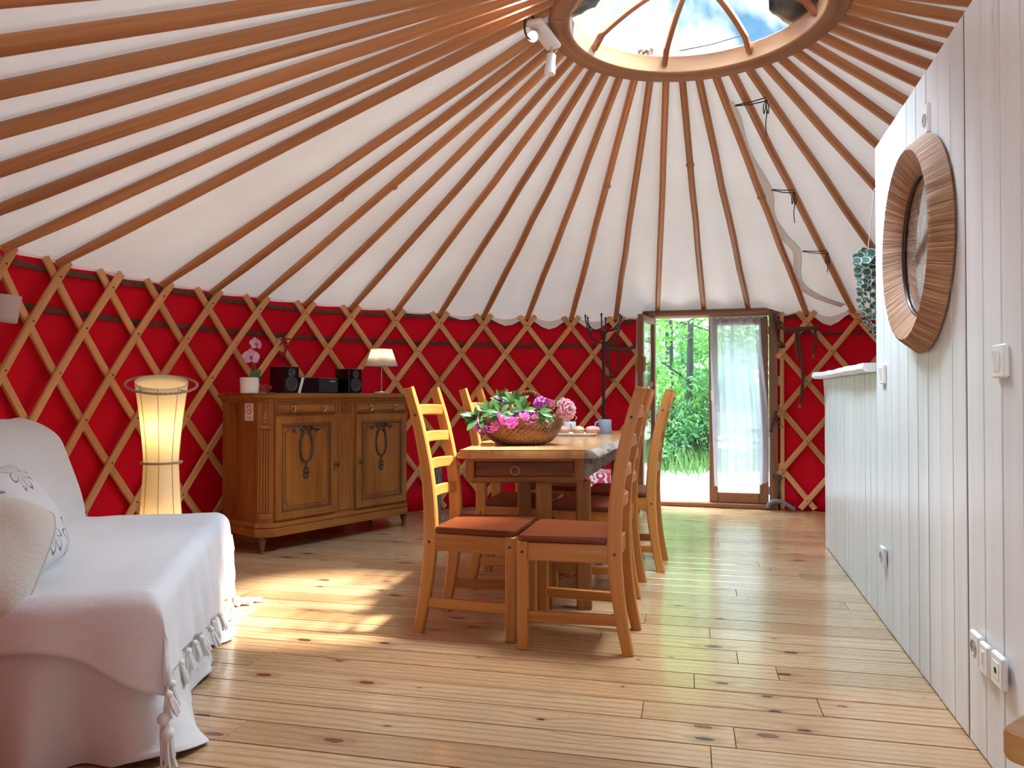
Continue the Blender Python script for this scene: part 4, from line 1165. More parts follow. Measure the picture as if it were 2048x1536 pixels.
bl = [(2.2, 12.4, .9, 1.1, 'leafy bush at the left side of the doorway view'), (3.25, 12.9, 1.0, 1.35, 'dense bush in the middle of the doorway view'), (4.15, 12.6, .95, 1.5, 'bush at the left edge of the curtained pane'),
      (5.1, 12.7, 1.0, 1.3, 'bush behind the curtained pane'), (6.2, 12.8, 1.1, 1.5, 'bush at the right edge of the curtained pane'), (3.6, 15.0, 1.3, 2.1, 'tall bush behind the front row of bushes'), (1.2, 12.9, 1.0, 1.5, 'bush hidden left of the open door leaf')]
for i, (x, y, r, h, lb) in enumerate(bl):
    rnd = random.Random(80 + i); b = MB()
    for k in range(9):
        a = rnd.uniform(0, 6.28); d = rnd.uniform(0, r * .7)
        leaves(b, (x + math.cos(a) * d, y + math.sin(a) * d, GZ + rnd.uniform(.1, h)), (.5, .5, .42), 230, 0.062, rnd)
    for k in range(6):
        a = rnd.uniform(0, 6.28); b.tube([(x, y, GZ), (x + math.cos(a) * r * .6, y + math.sin(a) * r * .6, GZ + h)], [.015, .004], 5, mi=1)
    tag(b.build('bush', [M['bush_leaf'], M['trunk']], smooth=0), lb, 'bush', 'bushes outside the door')
b = MB(); rnd = random.Random(99)
for i in range(2600):
    x = rnd.uniform(0.5, 7.5); y = rnd.gauss(11.9, .5)
    h = rnd.uniform(.10, .38); lx, ly = rnd.uniform(-.12, .12), rnd.uniform(-.12, .12); w_ = rnd.uniform(.006, .014)
    b.add([(x - w_, y, GZ), (x + w_, y, GZ), (x + lx * .5 + w_ * .7, y + ly * .5, GZ + h * .65), (x + lx, y + ly, GZ + h), (x + lx * .5 - w_ * .7, y + ly * .5, GZ + h * .65)], [(0, 1, 2, 3, 4)])
tag(b.build('grass', M['grass'], smooth=0), 'strip of bright green grass between gravel and bushes outside', 'grass', kind='stuff')

# ================================================================== DINING CHAIRS (front = +x, width = y)
def chair_proto(label, group):
    T = thing('dining_chair', label, 'chair', (0, 0, 0), 0, group)
    for s in (-1, 1):
        # rear leg and back post in one sweep
        b = MB()
        side = [(-0.232, 0.0), (-0.206, 0.13), (-0.187, 0.27), (-0.178, 0.40), (-0.180, 0.52), (-0.196, 0.68), (-0.232, 0.86), (-0.276, 1.012), (-0.281, 1.028)]
        path = bez([(x, s * lerp(.168, .160, z), z) for x, z in side], 4)
        sc = []
        for p in path:
            w = 1.0 if p.z < .95 else 1.0 - max(0, (p.z - 1.0)) * 8
            d = lerp(0.80, 1.12, min(1, p.z / .42)) if p.z < .42 else lerp(1.12, 0.80, (p.z - .42) / .6)
            sc.append((w, d))
        sc[-1] = (.55, .62); sc[-2] = (.9, .8)
        b.sweep(path, rect(0.034, 0.052, 0.005), V((0, 1, 0)).cross(V((0, 0, 1))), sc)
        lg = b.build('leg', M['chair'], T)
        for (x, z) in ((-0.180, 0.385), (-0.246, 0.915)):
            for q in (1,):
                b = MB(); Mx = Matrix.Rotation(-PI / 2 * s, 3, 'X'); b.lathe([(0.0001, 0.0), (0.0058, 0.0), (0.0058, 0.001), (0.0001, 0.001)], (x, s * (lerp(.168, .160, z) + .0168), z), 12, 0, Mx)
                b.build('bolt_cap', M['hole'], lg)
        b = MB(); b.bar((0.178, s * .193, 0.0), (0.178, s * .193, 0.4255), 0.042, 0.040, 0.004, (1, 0, 0)); lg = b.build('leg', M['chair'], T)
        b = MB(); Mx = Matrix.Rotation(-PI / 2 * s, 3, 'X'); b.lathe([(0.0001, 0.0), (0.0058, 0.0), (0.0058, 0.001), (0.0001, 0.001)], (0.178, s * .2138, 0.385), 12, 0, Mx)
        b.build('bolt_cap', M['hole'], lg)
        b = MB(); b.bar((-0.160, s * .168, 0.385), (0.160, s * .190, 0.385), 0.022, 0.072, 0.003, (0, 0, 1)); b.build('seat_rail', M['chair'], T)
        b = MB(); b.bar((-0.188, s * .168, 0.130), (0.160, s * .190, 0.130), 0.022, 0.042, 0.003, (0, 0, 1)); b.build('stretcher', M['chair'], T)
    b = MB(); b.bar((0.178, -.172, 0.385), (0.178, .172, 0.385), 0.022, 0.072, 0.003, (0, 0, 1)); b.build('seat_rail', M['chair'], T)
    b = MB(); b.bar((-0.178, -.150, 0.385), (-0.178, .150, 0.385), 0.022, 0.072, 0.003, (0, 0, 1)); b.build('seat_rail', M['chair'], T)
    # seat board, a little wider in front
    b = MB(); o = [(-.155, -.150), (-.155, .150), (-.150, .185), (.180, .212), (.196, .200), (.196, -.200), (.180, -.212), (-.150, -.185)]
    o = o[::-1]
    def lay(k, z): return [V((x * k, y * k, z)) for x, y in o]
    ls = [lay(.985, .4265), lay(1, .431), lay(1, .443), lay(.985, .449)]; n = len(o); vs = [p for l in ls for p in l]
    b.add(vs, [(i * n + j, i * n + (j + 1) % n, (i + 1) * n + (j + 1) % n, (i + 1) * n + j) for i in range(3) for j in range(n)] + [tuple(range(n - 1, -1, -1)), tuple(3 * n + j for j in range(n))],
          [(p.x, p.y, p.z) for p in vs])
    b.build('seat', M['seat'], T)
    for z, x in ((0.577, -.186), (0.696, -.199), (0.814, -.221), (0.932, -.2505)):    # four bowed rungs
        b = MB(); path = []; K = 12
        for i in range(K + 1):
            t = i / K * 2 - 1; path.append((x - 0.024 * (1 - t * t) + .006, t * .1445, z + 0.004 * (1 - t * t)))
        b.sweep(path, rect(0.017, 0.048, 0.005), (0, 0, 1)); b.build('back_rung', M['chair'], T)
    return T
CH = 'ladder back pine chairs round the dining table'
cp = chair_proto('ladder back pine chair at the table, nearest on the right side', CH)
cp.location = (0.265, 3.17, 0); cp.rotation_euler = (0, 0, math.radians(165.5))
for (x, y, a, lab) in [(0.432, 3.995, 165.5, 'ladder back pine chair in the middle of the right side of the table'),
                       (0.660, 4.550, 165.0, 'ladder back pine chair farthest along the right side, against the open doorway'),
                       (-0.128, 3.345, -14.5, 'ladder back pine chair nearest on the left side, sunlight on its rungs'),
                       (0.050, 4.150, -13.0, 'ladder back pine chair behind the flower basket, second on the left side'),
                       (0.262, 4.850, -14.0, 'ladder back pine chair mostly hidden by the flower basket, farthest on the left side')]:
    c = copy_tree(cp); c.location = (x, y, 0); c.rotation_euler = (0, 0, math.radians(a)); c['label'] = lab

# ================================================================== DINING TABLE
TT = 0.752
T = thing('dining_table', 'rustic live edge wooden dining table with a drawer in its near end', 'table', (0.25, 4.3, 0))
O = V(T.location)
def L3(x, y, z): return V((x, y, z)) - O
b = MB()
outl = [(-.238, 3.475), (-.20, 3.468), (.33, 3.468), (.362, 3.485)]
right = bez([(.362, 3.485, 0), (.41, 3.60, 0), (.455, 3.80, 0), (.56, 4.10, 0), (.622, 4.34, 0), (.69, 4.75, 0), (.785, 5.28, 0)], 6)
left = bez([(.08, 5.33, 0), (-.02, 4.9, 0), (-.06, 4.5, 0), (-.17, 4.05, 0), (-.205, 3.75, 0), (-.238, 3.475, 0)], 6)
rag = lambda p, k: 0.010 * noise.noise(V((p.x * 14, p.y * 14, k))) + 0.005 * noise.noise(V((p.x * 40, p.y * 40, k)))
def ring_at(z, ro, seed, rough):
    pts = [V((x, y, z)) for x, y in outl[:3]]
    pts += [V((p.x + ro + (rag(p, seed) if rough else 0), p.y, z)) for p in right]
    pts += [V((.77, 5.31, z))]
    pts += [V((p.x - ro * .8 - (rag(p, seed) if rough else 0), p.y, z)) for p in left[:-1]]
    return pts
ls = [ring_at(TT - .040, .022, 4, True), ring_at(TT - .030, .030, 3, True), ring_at(TT - .018, .020, 2, True), ring_at(TT - .008, .004, 1, True), ring_at(TT, -.008, 0, False)]
n = len(ls[0]); vs = [p - O for l in ls for p in l]
gg = [(p.y, p.x, p.z * .3) for l in ls for p in l]
b.add(vs, [tuple(range(n - 1, -1, -1))] , gg)
i4 = 4 * n
b.f += [tuple(i4 + j for j in range(n))]; b.mi += [0]
nr0, nr1 = 3, 3 + len(right)
for i in range(4):
    for j in range(n):
        b.f.append((i * n + j, i * n + (j + 1) % n, (i + 1) * n + (j + 1) % n, (i + 1) * n + j))
        b.mi.append(1 if (nr0 - 1 <= j < nr1 or j > nr1) else 2)
b.build('tabletop', [M['tabletop'], M['bark'], M['slab_edge']], T, smooth=30)
b = MB()                                                     # apron frame
A = V((.245, .97, 0)).normalized()
fl, fr = V((-.215, 3.555, 0)), V((.330, 3.555, 0))
b.box(L3(.035 + .02, 3.575, .7005), (.50, .03, .022), .003)
b.box(L3(.035 + .02, 3.575, .606), (.50, .03, .030), .004)
b.box(L3(-.195, 3.575, .655), (.04, .045, .112), .004); b.box(L3(.312, 3.575, .655), (.045, .045, .112), .004)
b.build('apron', M['table'], T)
b = MB(); s0 = V((.327, 3.58, .640)) - O
b.bar(s0 + V((0, 0.03, 0)), s0 + A * 1.62, .04, .085, .010, (0, 0, 1)); b.bar(s0 + V((.03, .03, .052)), s0 + A * .42 + V((.03, 0, .052)), .05, .04, .006, (0, 0, 1))
b.build('side_beam', M['bark'], T)
b = MB(); s1 = V((-.180, 3.58, .655)) - O; b.bar(s1 + V((0, .03, 0)), s1 + V((.20, 1.0, 0)).normalized() * 1.60, .035, .10, .006, (0, 0, 1)); b.build('side_beam', M['table'], T)
b = MB(); b.box(L3(.0575, 3.566, .6555), (.456, .022, .066), .004); dr = b.build('drawer', M['drawerfront'], T)
b = MB(); b.box(L3(.0575, 3.67, .65), (.43, .18, .05), .003); b.build('drawer_box', M['table'], dr)
rp = at(1030, 941, 3.55) - O
b = MB(); b.tube([(rp.x + .020 * math.cos(2 * PI * i / 24), rp.y - .004, rp.z + .020 * math.sin(2 * PI * i / 24)) for i in range(24)], .0027, 8, True)
b.ball(rp + V((0, .003, .020)), .006, 8, 6); b.build('ring_pull', M['brass'], dr)
for (x, y, w, d, x2, y2) in [(.335, 3.62, .068, .066, .340, 3.60), (.150, 3.62, .075, .04, .150, 3.60), (.060, 3.74, .066, .05, .060, 3.74), (.700, 5.05, .075, .07, .690, 5.10), (.20, 5.10, .07, .07, .20, 5.10)]:
    b = MB(); zt = .594 if y < 3.65 else .711
    b.sweep([L3(x2, y2, 0), L3(x2, y2, .01), L3(lerp(x2, x, .5), lerp(y2, y, .5), .35), L3(x, y, zt)], rect(w, d, .006), (0, 1, 0), [.96, 1, 1, 1]); b.build('leg', M['table'], T)
b = MB(); b.bar(L3(.20, 3.65, .19), L3(.44, 5.05, .19), .05, .05, .006, (0, 0, 1)); b.bar(L3(.04, 3.66, .20), L3(.32, 3.61, .20), .04, .05, .005, (0, 0, 1)); b.build('stretcher', M['table'], T)

# basket
BC = onz(1043, 888, TT); BC.y += .13; BC = V((.052, 3.85, TT + .001))
T = thing('flower_basket', 'oval brown wicker basket full of flowers on the dining table', 'basket', BC)
b = MB(); NB = 96; prof = [(0.40, 0.0), (0.58, 0.003), (0.74, 0.018), (0.87, 0.045), (0.955, 0.078), (0.99, 0.108), (1.0, 0.128)]
prof = [(p.x, p.y) for p in bez([(a, z, 0) for a, z in prof], 4)]
def bk(a, r, z):
    k = z / .128
    up = 0.018 * k * max(0, math.cos(a)) ** 2
    return V((.207 * r * math.cos(a), .150 * r * math.sin(a), z + up))
m = len(prof)
def wv(i, j): return 1 + 0.012 * math.sin(j * PI) * (1 if (i // 2) % 2 else -1)
vs = []; gg = []
for i in range(NB):
    a = 2 * PI * i / NB
    for j, (r, z) in enumerate(prof):
        vs.append(bk(a, r, z)); gg.append((i / NB * 40 + z * 26, j * .5, 0))
    for j, (r, z) in reversed(list(enumerate(prof))):
        vs.append(bk(a, r - .035, z + .004)); gg.append((i / NB * 64, j * .62, 0))
mm = 2 * m; fs = []
for i in range(NB):
    i2 = (i + 1) % NB
    for j in range(mm - 1): fs.append((i * mm + j, i2 * mm + j, i2 * mm + j + 1, i * mm + j + 1))
fs.append(tuple(i * mm for i in range(NB - 1, -1, -1))); fs.append(tuple(i * mm + mm - 1 for i in range(NB)))
b.add(vs, fs, gg); b.build('woven_body', M['wicker'], T, smooth=60)
b = MB(); K = 64; pts = [bk(2 * PI * i / K, .985, .128) + V((0, 0, .004)) for i in range(K)]
b.tube(pts, .0085, 8, True); b.g = [(i / 8 * .8, (i % 8) * .12, 0) for i in range(len(b.g))]; b.build('rim', M['wicker'], T)
b = MB(); pts = [V((lerp(-.105, .165, i / 24), .03, .125 + .130 * math.sin(PI * i / 24) ** .75 * 1.06)) for i in range(25)]
b.sweep(pts, rect(.016, .009, .003), (0, 1, 0)); b.g = [(i / 8 * .8, (i % 8) * .12, 0) for i in range(len(b.g))]; b.build('handle', M['wicker'], T)

# flowers and leaves in the basket
def leafm(b, base, tip, w, up, curl=.0, mi=0):
    base, tip = V(base), V(tip); d = tip - base; L = d.length; d.normalize(); s = d.cross(V(up)).normalized(); n_ = s.cross(d); K = 7
    vs = []
    for i in range(K + 1):
        t = i / K; ww = w * math.sin(PI * min(1, t * .94 + .05)) ** .8 * (1 if t < 1 else .05)
        c = base + d * (L * t) - n_ * (curl * L * t * t)
        vs += [c - s * ww + n_ * ww * .25, c, c + s * ww + n_ * ww * .25]
    fs = []
    for i in range(K): fs += [(i * 3, i * 3 + 1, i * 3 + 4, i * 3 + 3), (i * 3 + 1, i * 3 + 2, i * 3 + 5, i * 3 + 4)]
    b.add(vs, fs, [(p.x * 3 + base.x * 9, p.y * 3, p.z * 3) for p in vs], mi)
def floret(b, c, ax, r, rnd, mi=0):
    ax = V(ax).normalized(); q = ax.to_track_quat('Z', 'Y'); tw = rnd.uniform(0, 6)
    for k in range(5):
        a = tw + k * 2 * PI / 5; vs = []
        for i in range(5):
            t = i / 4; rr = r * (.10 + .95 * t ** 1.4); z = r * (1.0 * math.sin(t * 1.9) - .15 * t); hw = .62 * (.35 + .65 * math.sin(PI * min(1, t * .8 + .1))) * (1 if i < 4 else .55)
            for s in (-1, 0, 1):
                aa = a + s * hw; ru = 1 + .08 * rnd.uniform(-1, 1) * t
                vs.append(c + q @ V((rr * ru * math.cos(aa), rr * ru * math.sin(aa), z + (.06 * r if s else 0) * t)))
        fs = []
        for i in range(4): fs += [(i * 3, i * 3 + 1, i * 3 + 4, i * 3 + 3), (i * 3 + 1, i * 3 + 2, i * 3 + 5, i * 3 + 4)]
        b.add(vs, fs, [(p.x * 5, p.y * 5, p.z * 5 + k) for p in vs], mi)
def sprig(label, px, py, Y, R, hang, nfl, seed, mat, leafdirs, fl_only=False):
    rnd = random.Random(seed); c = at(px, py, Y)
    T = thing('rhododendron_sprig', label, 'flowers', c, 0, 'rhododendron sprigs in the basket')
    root = V((BC.x + (c.x - BC.x) * .45, BC.y, TT + .075)) - c
    b = MB(); b.tube(bez([root, root.lerp(V((0, 0, 0)), .5) + V((0, 0, .02)), V((0, 0, 0))], 5), .0035, 6); b.build('stem', M['green_stem'], T)
    b = MB()
    for i in range(nfl):
        th = rnd.uniform(0, 6.28); v = rnd.uniform(-1, .55) if hang else rnd.uniform(-.3, 1)
        d = V((math.cos(th) * math.sqrt(1 - v * v), math.sin(th) * math.sqrt(1 - v * v), v))
        if hang: d.z -= .35
        floret(b, V((d.x * R * .55, d.y * R * .55, d.z * R * .55)), d, R * rnd.uniform(.5, .68), rnd)
    b.build('blossom', M[mat], T, smooth=70)
    return T
sprig('drooping magenta blossom at the far left end of the basket', 962, 846, 3.80, .040, True, 15, 1, 'magenta', [])
sprig('second drooping magenta blossom on the left end of the basket rim', 985, 848, 3.74, .034, True, 12, 2, 'magenta', [])
sprig('large bright magenta blossom hanging over the basket front', 1017, 834, 3.70, .042, True, 18, 3, 'magenta', [])
sprig('bright magenta blossom on the front rim, right of the large one', 1057, 829, 3.71, .035, True, 14, 4, 'magenta', [])
sprig('upright magenta bud cluster beside the handle foot', 1083, 809, 3.82, .034, False, 11, 5, 'magenta', [])
sprig('pale lilac blossom half hidden among the leaves at the back left', 998, 805, 3.92, .034, False, 9, 6, 'lilac', [])
sprig('pale lilac blossom peeping out under the handle top', 1020, 798, 3.95, .030, False, 8, 7, 'lilac', [])
def leaf_sprig(label, px, py, Y, dirs, L, seed):
    rnd = random.Random(seed); c = at(px, py, Y)
    T = thing('leaf_sprig', label, 'leaves', c, 0, 'green leaf sprigs in the basket')
    root = V((BC.x + (c.x - BC.x) * .5, BC.y, TT + .07)) - c
    b = MB(); b.tube(bez([root, root.lerp(V((0, 0, 0)), .5) + V((0, 0, .015)), V((0, 0, 0))], 5), .004, 6); b.build('stem', M['green_stem'], T)
    b = MB()
    for (dx, dz) in dirs:
        d = V((dx, rnd.uniform(-.7, .35), dz)).normalized(); l = L * rnd.uniform(.8, 1.15)
        leafm(b, d * .008, d * l, .0128 * rnd.uniform(.85, 1.2), V((rnd.uniform(-.4, .4), -1, .9)), rnd.uniform(.0, .18))
    b.build('leaves', M['rhodo_leaf'], T, smooth=60)
leaf_sprig('rosette of dark green leaves reaching out at the far left of the basket', 957, 836, 3.78, [(-1, .1), (-1, -.25), (-.8, .5), (-.6, -.6), (-.2, .8), (.3, -.6), (.7, .3), (-1, .3), (-.9, -.5)], .085, 11)
leaf_sprig('rosette of green leaves at the left of the basket below the chair rung', 978, 824, 3.80, [(-.8, .5), (-.3, 1), (-1, .0), (.2, .8), (.6, .4), (.9, -.2), (-.5, -.5), (-.9, .3), (.4, -.6)], .080, 12)
leaf_sprig('tall rosette of green leaves in front of the handle', 1030, 808, 3.80, [(-.9, .5), (-.35, 1), (.0, 1), (.35, 1), (.8, .55), (.9, .1), (-1, .1), (.25, .8), (-.6, .8)], .078, 13)
leaf_sprig('rosette of green leaves at the back left of the handle', 1006, 806, 3.90, [(-.9, .4), (-.4, .9), (.1, 1), (.5, .7), (-1, .0), (.8, .2)], .078, 14)
leaf_sprig('spray of narrow green leaves in the middle of the basket', 1045, 820, 3.74, [(-.9, .2), (.9, .2), (.6, .6), (-.5, .7), (1, -.1), (-1, -.1), (.2, .9), (.8, -.4), (-.7, -.4)], .070, 15)
leaf_sprig('pale green leaves hanging over the right front of the basket', 1076, 823, 3.72, [(.9, -.8), (.9, -.3), (.9, .15), (-.3, -.8), (.5, .4), (.2, -1), (1, -.5)], .085, 16)
leaf_sprig('two green leaves under the pink peonies', 1108, 814, 3.85, [(-.6, .1), (-.9, .3), (.3, .5), (-.2, -.5), (.7, .3)], .050, 17)
leaf_sprig('spray of green leaves behind the lowest magenta blossoms', 1000, 826, 3.72, [(-.9, -.2), (-.7, -.6), (.8, .0), (.5, .5), (-.4, .8), (.8, -.3), (-1, .2)], .078, 18)
def peony(label, px, py, Y, R, mat, ax, seed):
    rnd = random.Random(seed); c = at(px, py, Y); T = thing('peony', label, 'flower', c, 0, 'peonies in the basket'); b = MB()
    q = V(ax).normalized().to_track_quat('Z', 'Y')
    for ring, (cnt, tilt, rr, sz) in enumerate([(7, .15, .5, .7), (9, .5, .72, .72), (10, .85, .85, .72), (11, 1.2, .95, .68), (10, 1.5, 1.0, .6)]):
        for k in range(cnt):
            a = 2 * PI * (k + .5 * ring) / cnt + rnd.uniform(-.15, .15); d = V((math.cos(a) * math.sin(tilt), math.sin(a) * math.sin(tilt), math.cos(tilt)))
            s = V((-math.sin(a), math.cos(a), 0)); n_ = d.cross(s); vs = []
            for i in range(5):
                t = i / 4
                for j in range(5):
                    w = (j - 2) / 2; hw = sz * R * .62 * math.sin(PI * (.15 + .72 * t)) * w
                    p = d * (R * rr * t) + s * hw + n_ * (R * .18 * (w * w) + R * .10 * math.sin(t * 5 + k) + .04 * R * math.sin(w * 6 + k))
                    vs.append(q @ p)
            fs = [(i * 5 + j, i * 5 + j + 1, i * 5 + 6 + j, i * 5 + 5 + j) for i in range(4) for j in range(4)]
            b.add(vs, fs, [(p.x * 6, p.y * 6, p.z * 6 + k) for p in vs])
    b.build('petals', M[mat], T, smooth=70)
    b = MB(); root = V((BC.x + (c.x - BC.x) * .5, BC.y, TT + .07)) - c; b.tube(bez([root, root * .4 + V((0, 0, -.01)), V((0, 0, 0))], 4), .0035, 6); b.build('stem', M['green_stem'], T)
    return T
peony('large pale pink peony hanging over the right end of the basket', 1128, 820, 3.80, .062, 'pale_pink', (.55, -.75, .15), 3)
peony('coral pink peony behind the pale one on the basket rim', 1098, 812, 3.86, .042, 'coral', (-.1, -.5, .8), 4)

# plate with cakes, mugs
PC = onz(1150, 868, TT + .012); PC.y += .03
T = thing('plate', 'rectangular white plate carrying three small cakes on the table', 'plate', (PC.x, PC.y, TT + .001), math.radians(-8))
b = MB(); o_ = rrect(-.135, -.075, .135, .075, .02); n = len(o_)
def lay2(k, z): return [V((x * k, y * k, z)) for x, y in o_]
ls = [lay2(.80, 0), lay2(.86, .002), lay2(1, .014), lay2(1, .017), lay2(.97, .016), lay2(.84, .006), lay2(.80, .005)]
b.add([p for l in ls for p in l], [(i * n + j, i * n + (j + 1) % n, (i + 1) * n + (j + 1) % n, (i + 1) * n + j) for i in range(6) for j in range(n)] + [tuple(range(n - 1, -1, -1)), tuple(6 * n + j for j in range(n))])
b.build('dish', M['ceramic'], T)
for (px, yo, kind, lab, seed) in [(1127, .0, 'icing', 'pink topped small cake at the left of the plate', 1), (1157, -.005, 'icing_pale', 'golden almond topped small cake in the middle of the plate', 2), (1185, .01, 'icing', 'pink topped long small cake at the right of the plate', 3)]:
    k = (px - 1024) / FPX; y = PC.y + yo; c = V((k * y, y, TT + .0075))
    T2 = thing('small_cake', lab, 'cake', c, .1 * seed, 'small cakes on the plate'); rnd = random.Random(seed); b = MB()
    el = 1.35 if seed == 3 else 1.0
    b.lathe([(.0001, 0), (.028, 0), (.034, .012), (.038, .026), (.037, .031), (.0001, .034)], (0, 0, 0), 24, 0, Matrix.Diagonal(V((el, .9, 1))).to_3x3()); b.build('crust', M['cake'], T2)
    b = MB()
    b.lathe([(.036, .028), (.035, .036), (.026, .046), (.012, .051), (.0001, .052)], (0, 0, 0), 24, 0, Matrix.Diagonal(V((el, .9, 1))).to_3x3())
    for i in range(9):
        a = rnd.uniform(0, 6.28); r = rnd.uniform(.005, .026); b.ball(V((r * el * math.cos(a), r * .9 * math.sin(a), .050 - r * r * 18)), (.005, .004, .0035), 6, 4)
    b.build('topping', M[kind], T2)
def mug(label, px, py, r, h, mat, ha, spoon=False, name='mug'):
    c = onz(px, py, TT + .001); c.y += r; T = thing(name, label, 'mug', (c.x, c.y, TT + .001)); b = MB()
    b.lathe([(.0001, 0), (r * .93, 0), (r, .006), (r, h - .003), (r - .0015, h), (r - .004, h - .003), (r - .005, .008), (.0001, .006)], n=32); b.build('cup', M[mat], T)
    d = V((math.cos(ha), math.sin(ha), 0)); b = MB()
    b.tube(bez([d * (r - .002) + V((0, 0, h * .82)), d * (r + .022) + V((0, 0, h * .80)), d * (r + .028) + V((0, 0, h * .5)), d * (r + .016) + V((0, 0, h * .24)), d * (r - .002) + V((0, 0, h * .2))], 5), .0055, 8); b.build('handle', M[mat], T)
    return T
mug('blue grey mug standing near the far end of the table', 1211, 867, .0435, .088, 'greymug', math.radians(205))
mw = mug('white cup with a spoon in it behind the cakes', 1140, 862, .045, .062, 'ceramic', math.radians(-80))
c = V(mw.location); b = MB(); b.tube([V((.005, 0, .012)), V((.045, -.008, .085))], [.0022, .0028], 6)
b.ball(V((.0463, -.0083, .089)), (.006, .003, .010), 8, 6); o = b.build('spoon', M['steel'], loc=c); tag(o, 'small steel spoon standing in the white cup', 'spoon')
b = MB(); c = onz(1199, 866, TT + .001); b.lathe([(.0001, 0), (.045, 0), (.045, .004), (.0001, .004)], (0, 0, 0), 24); tag(b.build('coaster', M['black_matt'], loc=(c.x - .03, c.y + .05, TT + .001)), 'dark round coaster between the plate and the grey mug', 'coaster')

# ================================================================== SIDEBOARD (x along its front, y to the back)
SBO = V((-1.55, 4.745, 0)); SBA = math.atan2(.806, .592)
SBX = V((.592, .806, 0)); SBY = V((-.806, .592, 0))
def sbx(px, yb):
    o = SBO + SBY * yb; k = (px - 1024) / FPX; return (k * o.y - o.x) / (SBX.x - k * SBX.y)
def sbw(x, y, z): return SBO + SBX * x + SBY * y + V((0, 0, z))
T = thing('sideboard', 'carved dark wooden sideboard with two doors against the red wall', 'sideboard', SBO, SBA)
W0, W1, DP = 0.0, 1.375, 0.47
b = MB()                                            # case: left canted corner outline
def case_outline(e): return [(W0 + .03 - e, .09 - e * .4), (W0 + .10 - e * .4, .02 - e), (W1 - .10 + e * .4, .02 - e), (W1 - .03 + e, .09 - e * .4), (W1 - .03 + e, DP), (W0 + .03 - e, DP)]
b.prism(case_outline(0), .185, .965); b.g = [(z, x, y) for x, y, z in b.g]
b.build('case', M['board'], T)
def mould(name, levels, mat):
    b = MB(); vs = []; n = 6
    for e, z in levels: vs += [V((x, y, z)) for x, y in case_outline(e)]
    K = len(levels); fs = [(i * n + j, i * n + (j + 1) % n, (i + 1) * n + (j + 1) % n, (i + 1) * n + j) for i in range(K - 1) for j in range(n)] + [tuple(range(n - 1, -1, -1)), tuple((K - 1) * n + j for j in range(n))]
    b.add(vs, fs, [(p.x, p.y, p.z) for p in vs]); return b.build(name, mat, T)
mould('top', [(.006, .955), (.012, .962), (.012, .972), (.030, .982), (.034, .990), (.034, 1.003), (.028, 1.009)], M['board'])
mould('plinth', [(.012, .105), (.022, .108), (.022, .150), (.012, .158), (.020, .166), (.018, .180), (.004, .192)], M['board'])
for (x, y) in ((.055, .075), (W1 - .055, .075), (.07, DP - .05), (W1 - .07, DP - .05)):
    b = MB(); b.lathe([(.0001, 0), (.013, 0), (.015, .008), (.012, .012), (.021, .060), (.027, .085), (.022, .088), (.028, .095), (.028, .106), (.0001, .106)], (x, y, 0), 16); b.build('foot', M['board_dark'], T)
    if y < .1:
        b = MB()
yF = .02
def panel_frame(b, x0, x1, z0, z1, w, y, t, bev=.004):
    b.box((x0 + w / 2, y, (z0 + z1) / 2), (w, t, z1 - z0), bev); b.box((x1 - w / 2, y, (z0 + z1) / 2), (w, t, z1 - z0), bev)
    b.box(((x0 + x1) / 2, y, z0 + w / 2), (x1 - x0 - 2 * w + .002, t, w), bev); b.box(((x0 + x1) / 2, y, z1 - w / 2), (x1 - x0 - 2 * w + .002, t, w), bev)
def moulding(b, x0, x1, z0, z1, y, r=.006, mi=0):
    for a, c in (((x0, z0), (x1, z0)), ((x1, z0), (x1, z1)), ((x1, z1), (x0, z1)), ((x0, z1), (x0, z0))):
        b.sweep([(a[0], y, a[1]), (c[0], y, c[1])], [(-r, 0), (r, 0), (r * .6, r * .8), (0, r), (-r * .6, r * .8)], (0, -1, 0), mi=mi)
def bow(b, cx, cz, y, k):           # ribbon bow, wreath and drop, carved
    def P(pts, r): b.tube(bez([(cx + x * k, y, cz + z * k) for x, z in pts], 5), r, 7)
    for s in (-1, 1):
        P([(0, 0), (s * .02, .018), (s * .045, .010), (s * .03, -.008), (0, 0)], .0055)
        P([(s * .03, .006), (s * .06, .0), (s * .075, -.012), (s * .095, -.004)], .0065)
        for i in range(13):
            a = PI * (.08 + .84 * i / 12); x = s * .042 * math.sin(a) ** .8; z = -.105 + .085 * math.cos(a)
            d = V((s * math.cos(a), 0, -math.sin(a))).normalized(); q = d.to_track_quat('X', 'Z').to_matrix()
            b.ball((cx + x * k, y, cz + z * k), (.0125, .006, .007), 7, 5, 0, q)
            b.ball((cx + (x + s * .007) * k, y - .003, cz + (z + .004) * k), (.007, .005, .005), 6, 4)
    b.ball((cx, y, cz), (.012, .009, .011), 8, 6)
    P([(0, -.19), (.006, -.20), (-.004, -.213), (0, -.225)], .006)
    for i in range(9):
        a = 2 * PI * i / 9; b.ball((cx + .017 * math.cos(a) * k, y, cz + (-.255 + .030 * math.sin(a)) * k), (.008, .006, .009), 7, 5)
    b.ball((cx, y, cz - .255 * k), (.010, .006, .014), 7, 5)
def ring_handle(p, par):
    b = MB(); b.lathe([(.0001, 0), (.010, 0), (.011, .004), (.006, .008), (.0001, .009)], p, 12, 0, Matrix.Rotation(PI / 2, 3, 'X'))
    b.tube([(p[0] + .017 * math.cos(2 * PI * i / 20), p[1] - .009 - .002 * math.sin(2 * PI * i / 20), p[2] - .014 + .022 * math.sin(2 * PI * i / 20)) for i in range(20)], .0036, 7, True)
    b.build('ring_handle', M['brass'], par)
